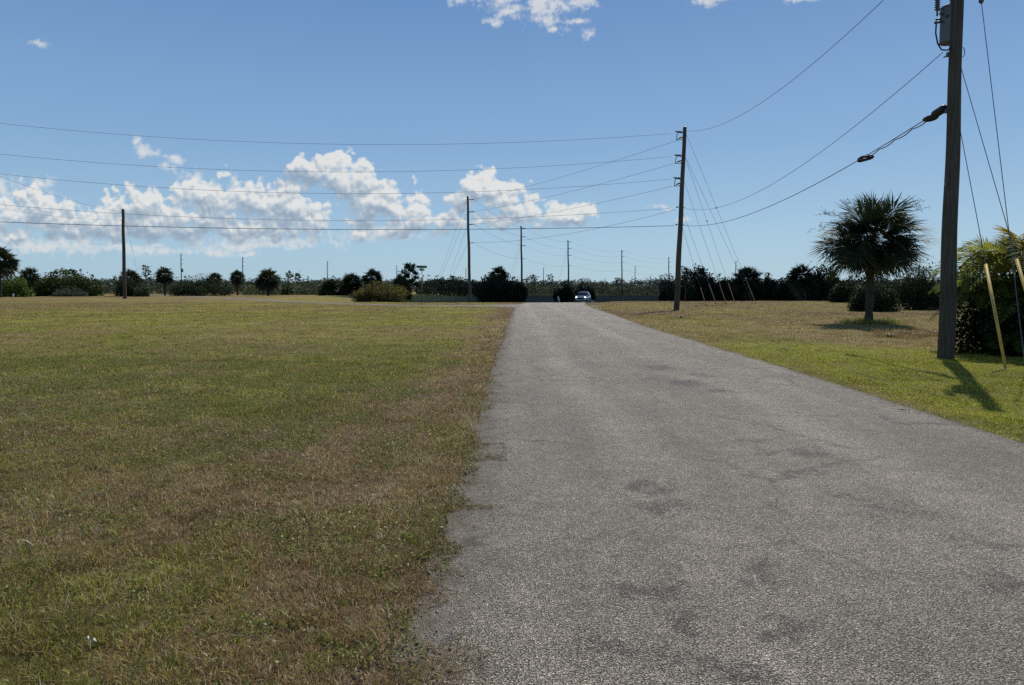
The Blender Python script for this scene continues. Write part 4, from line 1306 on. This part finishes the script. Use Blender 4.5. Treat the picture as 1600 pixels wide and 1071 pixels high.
pl = tL.matrix_basis @ Vector((-.45, 0, 12.6)); wire(wire_pts(pl, at(-420, 90, 40), 1.2), .012, 'upper wire rising left from the bare pole out of the photo', 'wires from the bare left pole')
pl = tL.matrix_basis @ Vector((-.45, 0, 11.4)); wire(wire_pts(pl, at(-420, 230, 48), 1.2), .012, 'lower wire rising left from the bare pole out of the photo', 'wires from the bare left pole')

# guy wires with their guards
def guy(p, g, lab, group, guard=0.0, gm='palepink', gr=.035, insul=None, r_=.008):
    p = Vector(p); g = Vector(g); d = (p - g); L = d.length; d.normalize()
    b = MB(); b.tube([p - g, Vector((0, 0, 0)) - d * .25], r_, 5, False)
    o = b.build('guy_wire', M['wire'], None, True); o.location = g; tag(o, lab, 'guy wire', group)
    if guard:
        b = MB(); up_ = Vector((0, 0, 1)); pr = []
        b.tube([d * .06, d * guard], [gr * .9, gr], 9); b.build('guard', M[gm], o, True)
    b = MB(); b.tube([-d * .2, d * .12], .014, 6); b.build('anchor_rod', M['steel'], o)
    if insul:
        b = MB(); c = d * (L * insul); b.tube([c - d * .09, c - d * .05, c + d * .07, c + d * .1], [.02, .05, .045, .015], 8); b.build('strain_insulator', M['porcelain'], o, True)
    return o


GG = 'guy wires of the near pole'
guy(A + Vector((.12, -.1, zA(205) - A.z)), ground(1575, 13.3), 'guy wire of the near pole inside the left one of two yellow guards', GG, 2.35, 'yellow', .031)
guy(A + Vector((.12, -.1, zA(115) - A.z)), (10.12, 12.8, tz(10.12, 12.8)), 'guy wire of the near pole inside the right one of two yellow guards', GG, 2.4, 'yellow', .031)
guy((A.x + .3, A.y - .05, 10.0), (9.82, 13.0, tz(9.82, 13)), 'unguarded guy wire of the near pole, passing between the yellow guards', GG, 0, insul=.795)
GG = 'guy wires of the leaning pole'
for (py, px, Y, gd, lab) in [(211, 1181, 63, 3.3, 'guy wire of the leaning pole with the rightmost of the pale guards'), (245, 1177, 64, 0, 'unguarded guy wire of the leaning pole beside the rightmost pale guard'),
                            (247, 1149, 63, 3.2, 'guy wire of the leaning pole with the pale guard second from the right'), (283, 1135, 62, 3.2, 'guy wire of the leaning pole with the most slanted pale guard'),
                            (330, 1120, 58, 3.0, 'guy wire of the leaning pole with the pale guard second from the left'), (353, 1103, 60, 3.2, 'guy wire of the leaning pole with the leftmost pale guard')]:
    g = ground(px, Y); guy(bp(py) + Vector((.12, .08, 0)), g, lab, GG, gd, 'palepink', .028, .62 if py in (211, 247) else None, .010)
GG = 'guy wires of the tall pole by the side street'
for (z, px, Y, gd, lab) in [(11.9, 671, 100, 2.6, 'highest guy wire of the tall pole by the side street'), (10.4, 673, 98, 0, 'second highest guy wire of the tall pole by the side street'), (9.0, 687, 100, 3.0, 'third guy wire down of the tall pole by the side street'), (6.9, 689, 98, 0, 'lowest guy wire of the tall pole by the side street')]:
    guy(pos[0] @ Vector((-.15, .05, z)), ground(px, Y), lab, GG, gd, 'palepink', .05, None, .011)
guy(pos[1] @ Vector((-.15, 0, 10.4)), ground(788, 122), 'upper guy wire slanting left off the pole at the black thicket', 'guy wires of the pole at the black thicket', 0, r_=.011)
guy(pos[1] @ Vector((-.15, 0, 9.0)), ground(793, 121), 'lower guy wire slanting left off the pole at the black thicket', 'guy wires of the pole at the black thicket', 0, r_=.011)
guy(pos[2] @ Vector((-.15, 0, 10.4)), ground(866, 150), 'guy wire slanting left off the pole beside the car', None, 0, r_=.012)
guy(tL.matrix_basis @ Vector((.2, 0, 12.2)), ground(224, 106), 'guy wire slanting right off the bare left pole', None, 0, r_=.012)

# ------------------------------------------------------------------ street sign
def street_sign():
    Y = 65.7; g = ground(659.5, Y); t = thing('street_sign', g, 'green street name sign on a thin post at the side street corner', 'street sign')
    H = at(660, 420, Y).z - g.z
    b = MB(); b.tube([(-.03, 0, -.2), (0, 0, H)], .033, 10); b.build('post', M['steel'], t, True)
    gm = mat('sign_green', (.04, .13, .085), rough=.4, spec=.4, noise=.08, nscale=3)
    wm = mat('sign_edge_white', (.55, .56, .55), rough=.4, spec=.4)
    def blade(z, L, h, rot, nm):
        b = MB(); q = Matrix.Rotation(rot, 3, 'Z'); b.box((0, 0, z), (L, .012, h), q); o = b.build(nm, gm, t)
        b = MB()
        for s_ in (-1, 1):
            b.box(q @ Vector((0, s_ * .0075, 0)) + Vector((0, 0, z + h / 2 - .018)), (L - .02, .003, .012), q); b.box(q @ Vector((0, s_ * .0075, 0)) + Vector((0, 0, z - h / 2 + .018)), (L - .02, .003, .012), q)
        b.build('border', wm, o)
        b = MB(); b.box((0, 0, z - h / 2 - .02), (.08, .05, .045)); b.build('bracket', M['steel'], o)
    blade(H + .17, .95, .24, R(8), 'name_blade'); blade(H - .1, .95, .24, R(68), 'name_blade')
    # stop sign seen almost edge on
    b = MB(); r_ = .38; z = H - .98
    oct8 = [(r_ * math.cos(R(22.5 + 45 * k)), r_ * math.sin(R(22.5 + 45 * k))) for k in range(8)]
    q = Matrix.Rotation(R(80), 3, 'Z')
    vs = [q @ Vector((x, s_ * .004, y)) + Vector((.03, -.05, z)) for s_ in (-1, 1) for (x, y) in oct8]
    b.add(vs, [tuple(range(7, -1, -1)), tuple(range(8, 16))] + [(k, (k + 1) % 8, 8 + (k + 1) % 8, 8 + k) for k in range(8)])
    b.build('stop_plate', mat('sign_back_aluminium', (.35, .36, .37), rough=.45, metal=.6), t)


street_sign()

# ------------------------------------------------------------------ car
def car():
    Y = 100.0; g = ground(911, Y); t = thing('car', g, 'silver grey car with its headlights on, driving towards the junction', 'car', None, R(-180 - 15)); t.scale = (1, 1, 1.1)
    # local: y forward; length 4.5
    paint = mat('silver_paint', (.5, .5, .49), rough=.25, spec=.6, metal=.35, noise=.03, nscale=2); dark = mat('dark_trim', (.015, .016, .018), rough=.5); glass = mat('dark_glass', (.012, .015, .018), rough=.06, spec=.8)
    tyre = mat('tyre_rubber', (.02, .02, .02), rough=.8); rimm = mat('alloy_rim', (.4, .41, .42), rough=.3, metal=.8); lampm = mat('headlight_glow', (.9, .9, .9), emit=(1, .97, .9, 9)); red = mat('tail_red', (.25, .01, .01), rough=.3)

    def loft(b, secs):
        n = len(secs[0]); vs = [v for s_ in secs for v in s_]; fs = []
        for i in range(len(secs) - 1):
            for k in range(n): fs.append((i * n + k, i * n + (k + 1) % n, (i + 1) * n + (k + 1) % n, (i + 1) * n + k))
        fs += [tuple(range(n - 1, -1, -1)), tuple((len(secs) - 1) * n + k for k in range(n))]; b.add(vs, fs)

    def sec(y, hw, z0, z1, sh=.08, crown=.02):
        return [Vector((x, y, z)) for x, z in [(-hw + .06, z0), (hw - .06, z0), (hw, z0 + .12), (hw, (z0 + z1) / 2), (hw - .02, z1 - sh), (hw - .1, z1), (0, z1 + crown), (-hw + .1, z1), (-hw + .02, z1 - sh), (-hw, (z0 + z1) / 2), (-hw, z0 + .12)]]
    b = MB(); loft(b, [sec(-2.22, .74, .38, .86), sec(-2.1, .86, .26, .98), sec(-1.3, .91, .22, 1.0), sec(0, .92, .22, .97), sec(.9, .91, .22, .96), sec(1.5, .9, .24, .9), sec(2.0, .84, .26, .8), sec(2.2, .74, .3, .7)])
    body = b.build('body', paint, t, True)

    def cs(y, hw, z, z1=None): return y, hw, z
    b = MB()
    def ring(y, hwb, hwt, zb, zt): return [Vector((-hwb, y, zb)), Vector((hwb, y, zb)), Vector((hwt, y, zt - .05)), Vector((hwt - .1, y, zt)), Vector((0, y, zt + .015)), Vector((-hwt + .1, y, zt)), Vector((-hwt, y, zt - .05))]
    loft(b, [ring(-1.95, .78, .74, .94, 1.0), ring(-1.35, .84, .64, .94, 1.38), ring(-.5, .86, .64, .94, 1.48), ring(.25, .86, .64, .94, 1.46), ring(.62, .85, .66, .94, 1.26), ring(1.1, .82, .76, .92, .965)])
    b.build('roof', paint, t, True)
    b = MB(); b.add([(-.74, 1.06, 1.0), (.74, 1.06, 1.0), (.6, .40, 1.42), (-.6, .40, 1.42), (-.72, 1.10, 1.0), (.72, 1.10, 1.0), (.58, .44, 1.44), (-.58, .44, 1.44)], [(4, 5, 6, 7), (3, 2, 1, 0), (0, 1, 5, 4), (1, 2, 6, 5), (2, 3, 7, 6), (3, 0, 4, 7)]); b.build('windscreen', glass, t)
    for sx in (-1, 1):
        b = MB(); vs = [(sx * .86, -1.2, .99), (sx * .865, .75, .98), (sx * .70, .25, 1.40), (sx * .69, -1.0, 1.38)]; vs2 = [(x - sx * .03, y, z) for x, y, z in vs]
        b.add(vs + vs2, [(0, 1, 2, 3), (7, 6, 5, 4), (0, 4, 5, 1), (1, 5, 6, 2), (2, 6, 7, 3), (3, 7, 4, 0)]); b.build('side_window', glass, t)
        b = MB(); lathe(b, (sx * .62, 2.06, .66), [(.10, -.05), (.135, .03), (.12, .075), (.05, .1)], 14, (sx * .15, 1, .1)); b.build('headlight', lampm, t, True)
        b = MB(); b.box((sx * 1.0, .62, 1.02), (.16, .1, .13)); b.build('mirror', paint, t)
        b = MB(); b.box((sx * .68, -2.19, .76), (.24, .05, .14)); b.build('tail_light', red, t)
        for wy in (1.36, -1.36):
            w_ = MB(); lathe(w_, (sx * .80 - .1, wy, .33), [(.24, 0), (.32, .02), (.33, .06), (.33, .15), (.32, .19), (.24, .21)], 22, (1, 0, 0)); wo = w_.build('wheel', tyre, t, True)
            w_ = MB(); lathe(w_, (sx * (.80 + .06) - .06, wy, .33), [(.22, 0), (.23, .06), (.2, .11), (.05, .115)], 18, (1, 0, 0)); w_.build('rim', rimm, wo, True)
    b = MB(); b.box((0, 2.17, .56), (1.0, .1, .2)); b.build('grille', dark, t)
    b = MB(); b.box((0, 2.12, .32), (1.5, .16, .16)); b.build('front_bumper', dark, t)
    b = MB(); b.box((0, -2.2, .42), (1.5, .12, .18)); b.build('rear_bumper', dark, t)


car()

# ------------------------------------------------------------------ small things on the grass
def frond_pile(px, py, s_, lab, n=9, group='dead fronds and litter on the grass'):
    Y = EYE * F / (py - 450); g = ground(px, Y); b = MB(); r = random.Random(int(px))
    for i in range(n):
        a = r.uniform(0, 6.28); d = Vector((math.cos(a), math.sin(a), 0)); p = Vector((r.gauss(0, .05), r.gauss(0, .05), .03))
        L = s_ * r.uniform(.5, 1); tp = p + d * L + Vector((0, 0, .12 * s_ * r.random())); sd = Vector((-d.y, d.x, 0)) * .05 * s_
        m_ = p.lerp(tp, .5) + Vector((0, 0, .1 * s_)); dn = Vector((0, 0, -.006))
        b.add([p, m_ + sd, tp, m_ - sd, p + dn, m_ + sd + dn, tp + dn, m_ - sd + dn], [(0, 1, 2, 3), (7, 6, 5, 4), (0, 4, 5, 1), (1, 5, 6, 2), (2, 6, 7, 3), (3, 7, 4, 0)])
    o = b.build('fallen_frond', M['palefrond'], None); o.location = g; tag(o, lab, 'fallen frond', group)


M['palefrond'] = mat('bleached_frond', (.2, .16, .11), rough=.7, noise=.35, nscale=6)
frond_pile(1063, 496, .85, 'dry fallen frond on the grass below the leaning pole', 11)
frond_pile(1253, 502, .42, 'pale litter scrap on the tan grass left of the large shaggy palm', 7)
frond_pile(1183, 543, .28, 'dry frond scrap beside the road, left of the bright green strip', 6)
frond_pile(1223, 546, .24, 'pale scrap at the left end of the bright green strip', 6)
frond_pile(1420, 646, .09, 'small white scrap on the right road edge', 4)
frond_pile(1142, 478, .5, 'dry frond lying at the foot of the pale guy guards', 6)
for i, (px, py) in enumerate(((1385, 524), (1412, 521), (1440, 525), (1465, 522))):
    frond_pile(px, py, .6, ('raked dead fronds leftmost of the heap right of the large shaggy palm', 'raked dead fronds left of middle in the heap by the large shaggy palm', 'raked dead fronds right of middle in the heap by the large shaggy palm', 'raked dead fronds of the heap, nearest the near pole')[i], 16)


def marker(px, Y, h, w, tilt, lab, name='white_board'):
    g = ground(px, Y); o = None; b = MB(); q = Matrix.Rotation(tilt, 3, 'Y'); c = q @ Vector((0, 0, h / 2))
    b.box(c, (w, .06, h), q); b.box(q @ Vector((0, 0, h * .97)), (w * 1.12, .075, h * .05), q)
    o = b.build(name, M['board'], None); o.location = g; tag(o, lab, 'board')


M['board'] = mat('white_board', (.6, .6, .58), rough=.5, noise=.15, nscale=4)
marker(874.5, 100, .95, .26, R(-16), 'leaning white board in front of the dark bush left of the car')
marker(20.5, 108, .7, .22, R(5), 'tiny white marker post below the bright green bush by the left edge', 'marker_post')


def leaf_pair():
    Y = EYE * F / (1022 - 450); g = ground(127, Y); b = MB(); pts = []
    for (a, L, up_) in ((2.4, .026, .02), (.2, .03, .003), (-1.6, .016, .01)):
        d = Vector((math.cos(a), math.sin(a) * .4, 0)); tp = d * L + Vector((0, 0, up_ + .03)); m_ = tp * .55 + Vector((0, 0, .03)); sd = Vector((-d.y, d.x, .25)) * .007
        dn = Vector((0, 0, -.002)); p = Vector((0, 0, .03))
        b.add([p, m_ + sd, tp, m_ - sd, p + dn, m_ + sd + dn, tp + dn, m_ - sd + dn], [(0, 1, 2, 3), (7, 6, 5, 4), (0, 4, 5, 1), (1, 5, 6, 2), (2, 6, 7, 3), (3, 7, 4, 0)])
    b.tube([(0, 0, -.01), (0, 0, .035)], .002, 5)
    o = b.build('pale_leaf_sprig', mat('pale_leaf', (.5, .55, .42), rough=.4), None, True); o.location = g + Vector((0, 0, .02)); tag(o, 'pale whitish leaf sprig in the grass at the lower left corner', 'leaf')


leaf_pair()
